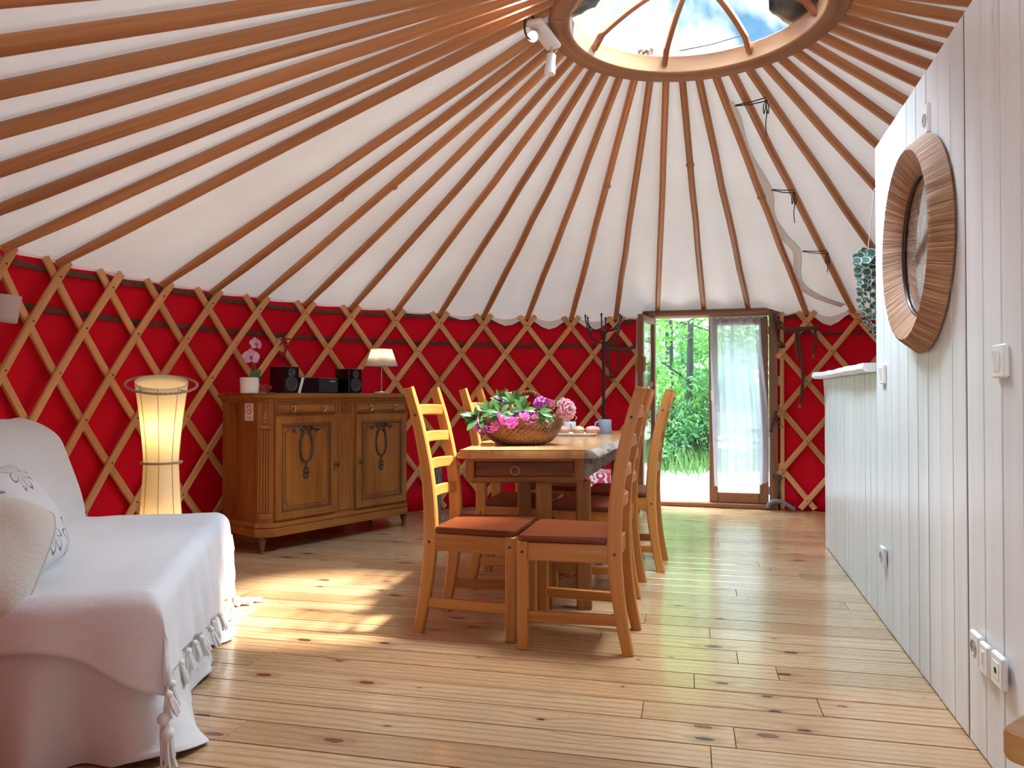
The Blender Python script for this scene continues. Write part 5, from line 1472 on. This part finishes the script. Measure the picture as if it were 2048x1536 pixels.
for (x0, x1, side) in ((.10, .60, 0), (.775, 1.275, 1)):
    # drawer
    b = MB(); b.box(((x0 + x1) / 2, yF - .006, .918), (x1 - x0, .022, .076), .004); d = b.build('drawer', M['board'], T)
    b = MB(); moulding(b, x0 + .012, x1 - .012, .891, .945, yF - .017, .0045); b.build('drawer_moulding', M['board_dark'], d)
    for x in (x0 + .13, x1 - .12): ring_handle((x, yF - .018, .925), d)
    # door
    b = MB(); z0, z1 = .205, .862
    panel_frame(b, x0, x1, z0, z1, .048, yF - .008, .030)
    b.box(((x0 + x1) / 2, yF - .002, (z0 + z1) / 2), (x1 - x0 - .09, .014, z1 - z0 - .09), .002)
    b.g = [(z, x, y) for x, y, z in b.v]
    d = b.build('door', M['board'], T)
    b = MB(); moulding(b, x0 + .055, x1 - .055, z0 + .055, z1 - .055, yF - .013, .010); b.build('door_moulding', M['board_dark'], d)
    b = MB()
    xa, xb, za, zb, q = x0 + .082, x1 - .082, z0 + .082, z1 - .082, .018
    pts = [(xa, za + q), (xa + q, za + q), (xa + q, za), (xb - q, za), (xb - q, za + q), (xb, za + q), (xb, zb - q), (xb - q, zb - q), (xb - q, zb), (xa + q, zb), (xa + q, zb - q), (xa, zb - q)]
    for i in range(12):
        a, c = pts[i], pts[(i + 1) % 12]; b.tube([(a[0], yF - .010, a[1]), (c[0], yF - .010, c[1])], .0026, 6)
    b.build('panel_line', M['board_dark'], d)
    b = MB(); bow(b, (x0 + x1) / 2 - .005, z1 - .085, yF - .012, 1.12); b.build('carved_bow', M['carve'], d)['label'] = 'dark carved ribbon bow and wreath'
    kx = x1 - .022 if side == 0 else x0 + .022
    b = MB(); b.prism([(kx + .010 * math.cos(2 * PI * i / 14), .520 + .045 * math.sin(2 * PI * i / 14)) for i in range(14)], -(yF - .026), -(yF - .023), 0, Matrix(((1, 0, 0), (0, 0, -1), (0, 1, 0)))) 
    es = b.build('escutcheon', M['brass'], d)
    b = MB(); b.lathe([(.0001, 0), (.006, .0), (.005, .012), (.014, .018), (.016, .026), (.010, .033), (.0001, .034)], (kx, yF - .026, .528), 14, 0, Matrix.Rotation(PI / 2, 3, 'X')); b.build('knob', M['carve'], es)
# middle post, canted pilasters
b = MB(); b.box((.6875, yF + .001, .535), (.130, .010, .66), .003); panel_frame(b, .628, .747, .21, .86, .014, yF - .004, .008, .002)
for i in range(6): b.box((.640 + i * .019, yF - .006, .918), (.010, .014, .055), .003)
panel_frame(b, .625, .750, .884, .952, .007, yF - .006, .012, .002); b.g = [(z, x, y) for x, y, z in b.v]
b.build('middle_post', M['board'], T)
for s, xm in ((1, .065), (-1, W1 - .065)):
    b = MB(); nrm = V((-.707 * s, -.707, 0)); tn = V((.707, -.707 * s, 0))
    c0 = V((xm, .055, 0)) + nrm * .004
    for i in range(4):
        o_ = tn * ((i - 1.5) * .017); b.tube([c0 + o_ + V((0, 0, .26)), c0 + o_ + V((0, 0, .78))], .0062, 8)
    b.bar(c0 + V((0, 0, .215)), c0 + V((0, 0, .25)), .075, .02, .004, nrm); b.bar(c0 + V((0, 0, .785)), c0 + V((0, 0, .81)), .075, .02, .004, nrm)
    for i in range(7): b.ball(c0 + nrm * .006 + V((0, 0, .83 + i * .019)), (.012 + .006 * math.sin(i), .008, .013), 8, 5)
    b.build('pilaster', M['board'], T)
# no smoking notice on its left side
bn = MB(); y0 = None
def side_pt(px, py):
    o = SBO + SBX * (W0 + .03); k = (px - 1024) / FPX; t = (k * o.y - o.x) / (SBY.x - k * SBY.y); p = o + SBY * t; return at(px, py, p.y), t
pc, ty = side_pt(498.5, 824)
T2 = thing('notice', 'small white no smoking notice stuck on the sideboard side', 'sign', pc - SBX * .0005, SBA - PI / 2)
ny = SBY
Wn, Hn = .088, .112
b = MB(); b.box((0, -.0008, 0), (Wn, .0016, Hn), 0); b.build('card', M['paper'], T2)
def flat_xz(b, pts, y=-.0020):
    n = len(pts); b.add([V((x, y, z)) for x, z in pts], [tuple(range(n))], None)
b = MB(); K = 36; r1, r2 = .030, .024
vs = [V((r1 * math.cos(2 * PI * i / K), -.0021, .014 + r1 * math.sin(2 * PI * i / K))) for i in range(K)] + [V((r2 * math.cos(2 * PI * i / K), -.0021, .014 + r2 * math.sin(2 * PI * i / K))) for i in range(K)]
b.add(vs, [(i, (i + 1) % K, K + (i + 1) % K, K + i) for i in range(K)])
d_ = V((.021, 0, -.021)) if True else 0
flat_xz(b, [(-.021, .038), (-.017, .034 + .005), (.021, -.006), (.017, -.010)], -.0022); b.build('ban_ring', M['red_print'], T2, smooth=0)
b = MB(); flat_xz(b, [(-.014, .008), (.012, .008), (.012, .013), (-.014, .013)], -.0018)
flat_xz(b, [(.013, .016), (.016, .016), (.016, .028), (.013, .028)], -.0018)
for i, (w_, z) in enumerate([(.066, -.030), (.058, -.036), (.070, -.042), (.05, -.048)]): flat_xz(b, [(-w_ / 2, z), (w_ / 2, z), (w_ / 2, z + .0022), (-w_ / 2, z + .0022)], -.0018)
flat_xz(b, [(-.03, .048), (.03, .048), (.03, .0505), (-.03, .0505)], -.0018)
b.build('print', M['grey_print'], T2, smooth=0)
# lace runner and things on top
STZ = 1.0095
T_run = MB(); rnd = random.Random(2)
def run(u, v):
    x = lerp(-.02, 1.30, u); e = .006 * math.sin(u * 160) + .006 * noise.noise(V((u * 30, 0, 0)))
    y = lerp(-.012 + e, .40 + e, v); return V((x, y, STZ + .0012 + .0006 * math.sin(u * 90) * math.sin(v * 40)))
T_run.grid(run, 120, 8); o = solid(T_run.build('runner', M['lace'], loc=None), .0012, 0.0); o.location = SBO; o.rotation_euler = (0, 0, SBA); tag(o, 'beige lace runner lying along the sideboard top', 'runner')
RZ = STZ + .0024
def on_sb(px, yb): return sbw(sbx(px, yb), yb, RZ)
def speaker(label, px, yb, w=.125, h=.178, d=.150):
    T = thing('loudspeaker', label, 'speaker', on_sb(px, yb), SBA, 'black loudspeakers on the sideboard')
    b = MB(); b.box((0, d / 2, h / 2), (w, d, h), .004); cab = b.build('cabinet', M['black_gloss'], T)
    Mx = Matrix.Rotation(PI / 2, 3, 'X')
    b = MB(); b.lathe([(.050, 0), (.050, .004), (.044, .005), (.040, .002), (.016, -.008), (.0001, -.002)], (0, -.0005, .062), 28, 0, Mx); b.build('woofer', M['cone'], T)
    b = MB(); b.lathe([(.030, 0), (.030, .003), (.020, .003), (.010, -.003), (.0001, .002)], (.0, -.0005, .138), 24, 0, Mx); b.build('tweeter', M['cone'], T)
    for s in (-1, 1):
        b = MB(); b.bar((s * .016 - .003, -.004, .138 + s * .012), (s * .016 + .005, -.004, .138 + s * .006 - .006), .004, .002, 0, (0, -1, 0)); b.build('chrome_mark', M['steel'], T)
speaker('black loudspeaker beside the orchid, left of the stereo', 583, .12)
speaker('black loudspeaker to the right of the stereo beside the table lamp', 711, .12)
T = thing('stereo', 'low black stereo unit between the two loudspeakers', 'stereo', on_sb(640, .15), SBA)
b = MB(); b.box((0, .11, .055), (.33, .22, .108), .006); b.build('case', M['black_gloss'], T)
b = MB(); b.box((.07, -.003, .056), (.17, .008, .098), .003); b.build('display_panel', M['black_matt'], T)
b = MB()
for i in range(5): b.box((.085 + i * .010, -.0085, .085), (.007, .003, .010), .001)
b.build('badge', M['steel'], T)
b = MB(); p = on_sb(600, .10); b.bar((-.006, 0, 0.001), (.012, .03, .105), .018, .004, .001, (0, 1, 0)); o = b.build('remote', M['ceramic'], loc=p); tag(o, 'slim pale remote leaning between the left speaker and the stereo', 'remote')
# orchid
OP = on_sb(499, .17)
T = thing('orchid', 'pink orchid in a white pot on the left of the sideboard', 'orchid', OP)
b = MB(); b.lathe([(.0001, 0), (.052, 0), (.056, .004), (.060, .096), (.058, .100), (.054, .096), (.052, .080), (.0001, .080)], n=32); b.build('pot', M['ceramic'], T)
def rel(px, py, Y=None): return at(px, py, Y or OP.y) - OP
b = MB(); b.tube(bez([V((-.005, 0, .08)), rel(503, 740), rel(506, 715), rel(512, 690), rel(516, 676)], 6), .0028, 6); b.tube(bez([V((.008, 0, .08)), rel(510, 745), rel(508, 720)], 6), .0045, 6); b.build('stem', M['green_stem'], T)
b = MB(); leafm(b, V((.01, -.01, .08)), rel(520, 738), .030, (0, -1, .2), .15); leafm(b, V((.0, -.01, .08)), rel(523, 752), .022, (0, -1, .6), .1); b.build('leaves', M['rhodo_leaf'], T)
def orchid_flower(px, py, R, tilt, seed):
    c = rel(px, py, OP.y - .03); b = MB(); rnd = random.Random(seed); q = V(tilt).normalized().to_track_quat('Z', 'Y')
    for a, L, w in ((PI / 2, 1, .42), (PI / 2 + 2.2, .95, .42), (PI / 2 - 2.2, .95, .42), (.15, 1.0, .62), (PI - .15, 1.0, .62)):
        d = V((math.cos(a), math.sin(a), 0)); s = V((-d.y, d.x, 0)); vs = []
        for i in range(7):
            t = i / 6
            for j in (-1, 0, 1): vs.append(c + q @ (d * (R * L * t) + s * (j * R * w * math.sin(PI * (.08 + .86 * t))) + V((0, 0, R * (.25 * t - .3 * t * t) + (.08 * R if j else 0)))))
        b.add(vs, [f for i in range(6) for f in ((i * 3, i * 3 + 1, i * 3 + 4, i * 3 + 3), (i * 3 + 1, i * 3 + 2, i * 3 + 5, i * 3 + 4))], [(p.x * 4, p.y * 4, p.z * 4) for p in vs])
    f = b.build('flower', M['orchid'], T, smooth=60)
    b = MB(); b.ball(c + q @ V((0, 0, .006)), (R * .16, R * .14, R * .22), 8, 6, 0, q.to_matrix()); b.ball(c + q @ V((0, -.2 * R, .010)), (R * .14, R * .2, R * .1), 8, 6, 0, q.to_matrix()); b.build('lip', M['orchid_lip'], f)
orchid_flower(502, 714, .055, (.5, -.8, .1), 1)
orchid_flower(511, 688, .046, (.75, -.5, .25), 2)
# artificial red flower lying behind the speaker
p = on_sb(533, .20); T = thing('red_flower', 'artificial red flower lying between the orchid and the left speaker', 'flower', p); b = MB()
for (dx, dz, w) in ((-.06, .035, .02), (-.01, .06, .024), (.04, .045, .02), (-.03, .05, .024)): leafm(b, V((.0, 0, .02)), V((dx, -.01, dz)), w, (0, -1, .5), .1)
b.build('petals', M['red_ribbon'], T)
b = MB(); leafm(b, V((.0, 0, .02)), V((.03, -.03, .045)), .012, (0, -1, .5), .1); b.tube(bez([V((0, 0, .02)), V((.02, -.01, .008)), V((.05, -.01, .004))], 4), .003, 6); b.build('stem', M['green_stem'], T)
# table lamp
LPp = on_sb(763, .16)
T = thing('table_lamp', 'small lit table lamp with a white square shade on the sideboard', 'table lamp', LPp, SBA)
k = LPp.y / FPX
b = MB(); b.lathe([(.0001, 0), (.052, 0), (.054, .003), (.054, .012), (.050, .015), (.008, .016), (.0001, .017)], n=28); b.build('base', M['steel'], T)
zs0 = CAMH - (732 - 790) * k - LPp.z; zs1 = CAMH - (698 - 790) * k - LPp.z
b = MB(); b.tube([(0, 0, .014), (0, 0, zs0 + .03)], .0045, 10); b.build('stem', M['steel'], T)
b = MB(); wb, wt = .086, .054; vs = []
for (z, w_) in ((zs0, wb), (zs1, wt)):
    for (x, y) in ((-1, -1), (1, -1), (1, 1), (-1, 1)): vs.append(V((x * w_, y * w_, z)))
b.add(vs, [(j, (j + 1) % 4, 4 + (j + 1) % 4, 4 + j) for j in range(4)]); o = solid(b.build('lamp_shade', M['shade_white'], T, smooth=20), .002, 0.0)
b = MB(); b.ball((0, 0, zs0 + .055), .018, 12, 8); b.build('bulb', M['bulb_warm'], T)
ld = bpy.data.lights.new('table_lamp_light', 'POINT'); ld.energy = 0.5; ld.color = (1, .80, .52); ld.shadow_soft_size = .02
lo = bpy.data.objects.new('table_lamp_light', ld); COL.objects.link(lo); lo.location = LPp + V((0, 0, zs0 + .085))

# ================================================================== FLOOR LAMP
FP = V((-1.825, 3.98, 0))
T = thing('floor_lamp', 'lit cream hourglass floor lamp with rope rings behind the sofa', 'floor lamp', FP, 0.431)
def lamp_r(z): return lerp(.084, .128, ((z - .65) / .42) ** 1.35) if z > .65 else lerp(.084, .128, ((.65 - z) / .63) ** 1.25)
TILT = math.tan(math.radians(17))
def tz(z, y): return z + (y * TILT) * max(0, (z - .80) / .27)
b = MB(); NA = 64
def shade(u, v):
    a = 2 * PI * u; z = lerp(.03, 1.07, v); r = lamp_r(z); r *= 1 - .018 * abs(math.sin(a * 4)) 
    x, y = r * math.cos(a), r * math.sin(a); return V((x, y, tz(z, y)))
b.grid(shade, NA, 40, cu=True); solid(b.build('lamp_shade', M['shade_cream'], T, smooth=60), .0015, 0.0)
for i in range(8):
    a = PI / 8 + i * PI / 4 + .25; b = MB(); pts = []
    for j in range(24):
        z = lerp(.03, 1.07, j / 23); r = lamp_r(z) + .001; x, y = r * math.cos(a), r * math.sin(a); pts.append((x, y, tz(z, y)))
    b.tube(pts, .0016, 5); b.build('seam', M['rope_pale'], T)
def ropering(r, z, name, n=90):
    b = MB(); pts = [(r * math.cos(2 * PI * i / n), r * math.sin(2 * PI * i / n), tz(z, r * math.sin(2 * PI * i / n))) for i in range(n)]
    b.tube(pts, [.0052 + .0022 * (i % 2) for i in range(n)], 7, True); b.build(name, M['rope_pale'], T)
ropering(.172, 1.055, 'upper_rope_ring'); ropering(.098, .65, 'waist_rope_ring')
b = MB()
for i in range(4):
    a = PI / 4 + i * PI / 2; r = .125; b.tube([(r * math.cos(a), r * math.sin(a), tz(1.05, r * math.sin(a))), (.172 * math.cos(a), .172 * math.sin(a), tz(1.055, .172 * math.sin(a)))], .003, 6)
b.build('ring_spoke', M['rope_pale'], T)
b = MB(); b.lathe([(.0001, 0), (.13, 0), (.13, .03), (.0001, .03)], n=32); b.build('base', M['stool'], T)
b = MB(); b.ball((0, 0, .79), .028, 14, 10); b.tube([(0, 0, .03), (0, 0, .76)], .008, 8, mi=1); b.build('bulb', [M['bulb_warm'], M['white_plastic']], T)
for z, e in ((.845, .55), (.30, .6)):
    ld = bpy.data.lights.new('floor_lamp_light', 'POINT'); ld.energy = e; ld.color = (1, .76, .42); ld.shadow_soft_size = .03
    lo = bpy.data.objects.new('floor_lamp_light', ld); COL.objects.link(lo); lo.location = FP + V((.0, -.03, z))

# wall lamp at the left edge
p = oncyl(18, 618, RW - .07); a = angof(p)
T = thing('wall_lamp', 'frosted white cup wall lamp on the lattice at the left edge', 'wall lamp', (p.x, p.y, p.z), -a)
b = MB(); k = p.y / FPX; h0, h1 = -.062, .062; rt, rb_ = .082, .060
def wlamp(u, v):
    an = -PI * u; r = lerp(rb_, rt, v); return V((r * math.cos(an), .02 + r * .75 * math.sin(an), lerp(h0, h1, v)))
b.grid(wlamp, 24, 8); n0 = len(b.v)
b.add([V((0, .02, h0))] + [wlamp(i / 23, 0) for i in range(24)], [(0, i + 1, i + 2) for i in range(23)])
solid(b.build('lamp_shade', M['frost'], T), .004, 0.0)
b = MB(); b.box((0, .035, 0), (.09, .03, .08), .006); b.build('wall_bracket', M['white_plastic'], T)

# ================================================================== SOFA (x along its length away from the camera, y to the back)
SO = V((-.98, 2.15, 0)); SA = math.atan2(.970, -.243)
A0, A1, BD = -.06, 1.47, .70
T = thing('sofa', 'sofa draped in an off white cotton cover along the left wall', 'sofa', SO, SA)
def perim(u, inset):                     # rounded rectangle, u in 0..1 from the near back corner round the front
    x0, x1, y0, y1 = A0 + inset, A1 - inset, inset, BD; r = max(.005, .07 - inset)
    segs = [((x0, y1), (x0, y0 + r)), ('arc', (x0 + r, y0 + r), PI), ((x0 + r, y0), (x1 - r, y0)), ('arc', (x1 - r, y0 + r), 1.5 * PI), ((x1, y0 + r), (x1, y1))]
    lens = [y1 - y0, .11, x1 - x0, .11, y1 - y0]; tot = sum(lens); d = u * tot
    for s, l in zip(segs, lens):
        if d <= l + 1e-9:
            t = min(1, d / l)
            if s[0] == 'arc':
                a = s[2] + t * PI / 2; return V((s[1][0] + r * math.cos(a), s[1][1] + r * math.sin(a), 0)), V((math.cos(a), math.sin(a), 0))
            p = V((*s[0], 0)).lerp(V((*s[1], 0)), t); dd = (V((*s[1], 0)) - V((*s[0], 0))).normalized(); return p, V((dd.y, -dd.x, 0))
        d -= l
    return V((x1, y1, 0)), V((1, 0, 0))
lev = [(0.03, .006), (0.012, .02), (.004, .07), (0, .16), (0, .26), (0, .34), (.003, .385), (.012, .415), (.032, .437), (.065, .448), (.12, .452), (.22, .452), (.32, .451)]
b = MB()
def sofa_fn(u, v):
    f = v * (len(lev) - 1); i = min(int(f), len(lev) - 2); t = f - i
    ins = lerp(lev[i][0], lev[i + 1][0], t); z = lerp(lev[i][1], lev[i + 1][1], t)
    sign_ins = ins if z > .3 else 0
    p, n = perim(u, sign_ins if z > .3 else 0)
    low = max(0, 1 - z / .40)
    w = 0.026 * math.sin(u * 46 + 1.5 * math.sin(u * 9)) + .014 * math.sin(u * 83 + 2) + .02 * noise.noise(V((u * 14, z * 3, 2)))
    out = low * (w + .015) + (0.02 * low ** 3)
    # the loose corner lying on the floor
    cor = math.exp(-((u - .262) / .018) ** 2) * max(0, 1 - z / .20) ** 2
    p = p + n * (out + .085 * cor)
    nr = math.exp(-((u - .17) / .02) ** 2) * low
    p = p - n * .05 * nr
    if z > .3: p.z = z
    else: p.z = z
    p.z += max(0, (.02 * math.sin(u * 60)) if z < .03 else 0)
    return p
b.grid(sofa_fn, 260, 26, flip=True)
solid(subsurf(b.build('seat_cover', M['sofa'], T, smooth=80), 1), .004, 0.0)
b = MB()                                  # leaned backrest
def superell(b, c, R, rx, ry, rz, e=.35, nu=48, nv=28, fn=None):
    def sg(x, k): return math.copysign(abs(x) ** k, x)
    def f(u, v):
        a = 2 * PI * u; t = -PI / 2 + PI * v
        p = V((rx * sg(math.cos(t), e) * sg(math.cos(a), e), ry * sg(math.cos(t), e) * sg(math.sin(a), e), rz * sg(math.sin(t), e)))
        if fn: p = fn(p)
        return V(c) + R @ p
    b.grid(f, nu, nv, cu=True)
bprof = bez([(x, z, 0) for x, z in [(.575, .40), (.592, .52), (.622, .642), (.672, .777), (.70, .830), (.752, .872), (.81, .897), (.850, .905), (.885, .890), (.90, .85), (.905, .60), (.905, .30), (.905, .03)]], 4)
def backf(u, v):
    p = bprof[min(len(bprof) - 1, round(v * (len(bprof) - 1)))]
    e = 0.055; L = A1 - A0; s_ = u * L; k = 1.0
    d = min(s_, L - s_)
    if d < e: k = math.sqrt(max(0, 1 - (1 - d / e) ** 2))
    c = V((.77, .5, 0)); q = c + (p - c) * (0.90 + 0.10 * k)
    return V((A0 + s_, q.x + .008 * noise.noise(V((s_ * 5, p.y * 5, 1))), q.y - .025 * (1 - u) + .01 * noise.noise(V((s_ * 4, 2, p.x)))))
NU = 60; b.grid(lambda u, v: backf(.5 - .5 * math.cos(u * PI), v), NU, len(bprof))
nv_ = len(bprof)
b.f += [tuple(range(nv_)), tuple(reversed([(NU - 1) * nv_ + j for j in range(nv_)]))]; b.mi += [0, 0]
b.build('backrest', M['sofa'], T, smooth=80)
# base frame under the cover
b = MB(); b.box(((A0 + A1) / 2, .42, .22), (A1 - A0 - .16, BD - .22, .40), .02); b.build('base', M['sofa'], T)

# throw
TZ = .462
def drop(d, r=.055):
    if d <= 0: return 0.0, 0.0
    if d < r * PI / 2: return r * math.sin(d / r), r * (1 - math.cos(d / r))
    return r, r + d - r * PI / 2
def drape(s, t):
    ei0, ei1, ej = A0 + .045, A1 - .045, .045
    so, sdn = drop(max(0, ei0 - s, s - ei1)); to, tdn = drop(max(0, ej - t))
    x = min(max(s, ei0), ei1) + (-so if s < ei0 else so); y = max(t, ej) - to
    dn = sdn + tdn if min(sdn, tdn) > 0 else max(sdn, tdn)
    if sdn > 0 and tdn > 0: dn = math.hypot(sdn, tdn) * 1.04
    z = TZ - dn
    w = .013 * noise.noise(V((s * 5, t * 5, 4))) + .007 * math.sin(s * 17 + t * 3)
    fo = min(1, dn / .2)
    if tdn > 0: y -= fo * (.016 + abs(w) + .006 * math.sin(s * 30))
    if sdn > 0: x += (-1 if s < ei0 else 1) * fo * (.018 + abs(w) + .012 * math.sin(t * 26))
    z += (1 - fo) * .006 * noise.noise(V((s * 6, t * 9, 7)))
    if z < .012:
        ex = .012 - z; z = .012 + .004 * math.sin(s * 40)
        if tdn > 0: y -= ex * .7
        if sdn > 0 and s > ei1: x += ex * .7
    return V((x, y, max(z, .010)))
def thr(u, v):
    dn = lerp(.09, .30, v ** 1.6) + .02 * math.sin(v * 11)
    fr = lerp(.185, .405, u ** 1.1) + .012 * math.sin(u * 16)
    t = lerp(.60 if u > .25 else .60, -fr, v); s = lerp(A0 - dn, A1 + lerp(.22, .27, v), u); return s, t
T = thing('throw_blanket', 'white woven throw with tassels spread over the sofa seat', 'blanket', SO, SA)
b = MB(); b.grid(lambda u, v: drape(*thr(u, v)), 150, 90, g=lambda u, v: V((thr(u, v)[1], thr(u, v)[0], 0)))
solid(b.build('cloth', M['throw'], T, smooth=80), .006, 1.0)
def tassel(s, t, L, dirv, seed, r=.010):
    rnd = random.Random(seed); p = drape(s, t); b = MB()
    d = V(dirv).normalized()
    b.ball(p + d * .012, (r * 1.15, r * 1.15, r * 1.1), 9, 6)
    for i in range(9):
        a = rnd.uniform(0, 6.28); q = rnd.uniform(.2, 1) * r
        p0 = p + d * .012 + V((math.cos(a) * q * .5, math.sin(a) * q * .5, 0)); p1 = p + d * L * rnd.uniform(.85, 1.08) + V((math.cos(a) * q * 1.5, math.sin(a) * q * 1.5, 0))
        pm = p0.lerp(p1, .5) + V((rnd.uniform(-.004, .004), rnd.uniform(-.004, .004), 0))
        for x in (p0, pm, p1): x.z = max(x.z, .006)
        b.tube([p0, pm, p1], [.0042, .0048, .003], 5)
    b.build('tassel', M['yarn'], T, smooth=60)
for i in range(17):
    u = .10 + .90 * i / 16; s, t = thr(u, 1.0); z = drape(s, t).z
    tassel(s, t - .002, .075, (0, -.35 - (1.2 if z < .06 else 0), -1 if z > .06 else -.15), 10 + i)
s, t = thr(0.0, 1.0); tassel(s + .01, t + .01, .14, (-.05, -.05, -1), 2, .017); s, t = thr(0.035, 1.0); tassel(s, t, .12, (0, -.1, -1), 3, .015)
s, t = thr(1.0, 1.0); tassel(s, t, .07, (.5, -.8, -.05), 4, .013); s, t = thr(1.0, .93); tassel(s, t, .10, (.6, -.6, -.05), 5, .012)

# cushions
def cushion(name, label, a, bq, z, w, h, th, yaw, lean, mat, seed, roll=0.0):
    T = thing(name, label, 'cushion', SO + Matrix.Rotation(SA, 3, 'Z') @ V((a, bq, z)), SA + yaw)
    b = MB(); R = Matrix.Rotation(lean, 3, 'X') @ Matrix.Rotation(roll, 3, 'Y')
    def f(sg):
        def g(u, v):
            x, y = u * 2 - 1, v * 2 - 1
            pin = 1 - .10 * (1 - abs(x)) * 0
            t_ = max(0, (1 - x ** 4) * (1 - y ** 4)) ** .55
            X = x * w / 2 * (1 - .11 * y ** 4); Z = y * h / 2 * (1 - .11 * x ** 4)
            n_ = .010 * noise.noise(V((x * 2 + seed, y * 2, sg)))
            return R @ V((X, sg * (t_ * th / 2 + n_ * t_), Z))
        return g
    gc = lambda u, v: V((u * w * 1.1 + .2, v * h * 1.1 + .1, 0)) if mat == 'floral' else V((u * w, v * h, 0))
    b.grid(f(-1), 26, 26, g=gc); b.grid(f(1), 26, 26, g=gc, flip=True)
    b.build('cover', M[mat], T, smooth=80)
    b = MB(); K = 25; e = []
    for i in range(K): e.append(f(1)(i / K, 0))
    for i in range(K): e.append(f(1)(1, i / K))
    for i in range(K): e.append(f(1)(1 - i / K, 1))
    for i in range(K): e.append(f(1)(0, 1 - i / K))
    b.tube(e, .003, 6, True); b.build('piping', M['sofa' if mat == 'floral' else mat], T)
cushion('cushion', 'white cushion with grey flower outlines leaning on the sofa back', .325, .475, .618, .40, .36, .15, 0.03, math.radians(-31), 'floral', 3)
cushion('cushion', 'plain cream cushion in front of the flowered one at the left edge', .015, .515, .585, .42, .36, .17, math.radians(-68), math.radians(-36), 'cream', 5, math.radians(20))

# ================================================================== COAT STAND, POUF, ROLL
CP = V((.768, 6.40, 0))
T = thing('coat_stand', 'black iron coat stand by the red wall, left of the door', 'coat stand', CP)
b = MB(); b.tube([(0, 0, .0), (0, 0, 1.50)], .013, 12); b.build('pole', M['iron'], T)
for i in range(6):
    a = i * PI / 3 + .3; d = V((math.cos(a), math.sin(a), 0)); b = MB()
    b.tube(bez([V((0, 0, 1.47)), d * .03 + V((0, 0, 1.53)), d * .10 + V((0, 0, 1.55)), d * .155 + V((0, 0, 1.60)), d * .165 + V((0, 0, 1.655))], 6), .006, 7)
    b.tube(bez([V((0, 0, 1.44)), d * .05 + V((0, 0, 1.445)), d * .12 + V((0, 0, 1.49)), d * .155 + V((0, 0, 1.58))], 6), .006, 7); b.ball(d * .165 + V((0, 0, 1.66)), .010, 8, 6)
    b.build('hook', M['iron'], T)
for i in range(3):
    a = i * 2.09 + .2; d = V((math.cos(a), math.sin(a), 0)); b = MB(); b.tube(bez([V((0, 0, .18)), d * .10 + V((0, 0, .12)), d * .19 + V((0, 0, .02)), d * .22 + V((0, 0, .012))], 5), .010, 8); b.build('foot', M['iron'], T)
b = MB(); b.lathe([(.0001, 0), (.19, 0), (.215, .03), (.22, .20), (.215, .37), (.19, .405), (.0001, .41)], n=40); o = b.build('pouf', M['red_pattern'], loc=(.66, 6.0, 0)); tag(o, 'red and white patterned pouf behind the far end of the table', 'pouf')
b = MB(); b.tube([(0, 0, .005), (.01, .03, .48)], .040, 16); p = onz(873, 1034, 0); o = b.build('fabric_roll', M['bw_pattern'], loc=(-.60, 6.02, 0)); tag(o, 'black and beige patterned roll standing beside the sideboard', 'roll')
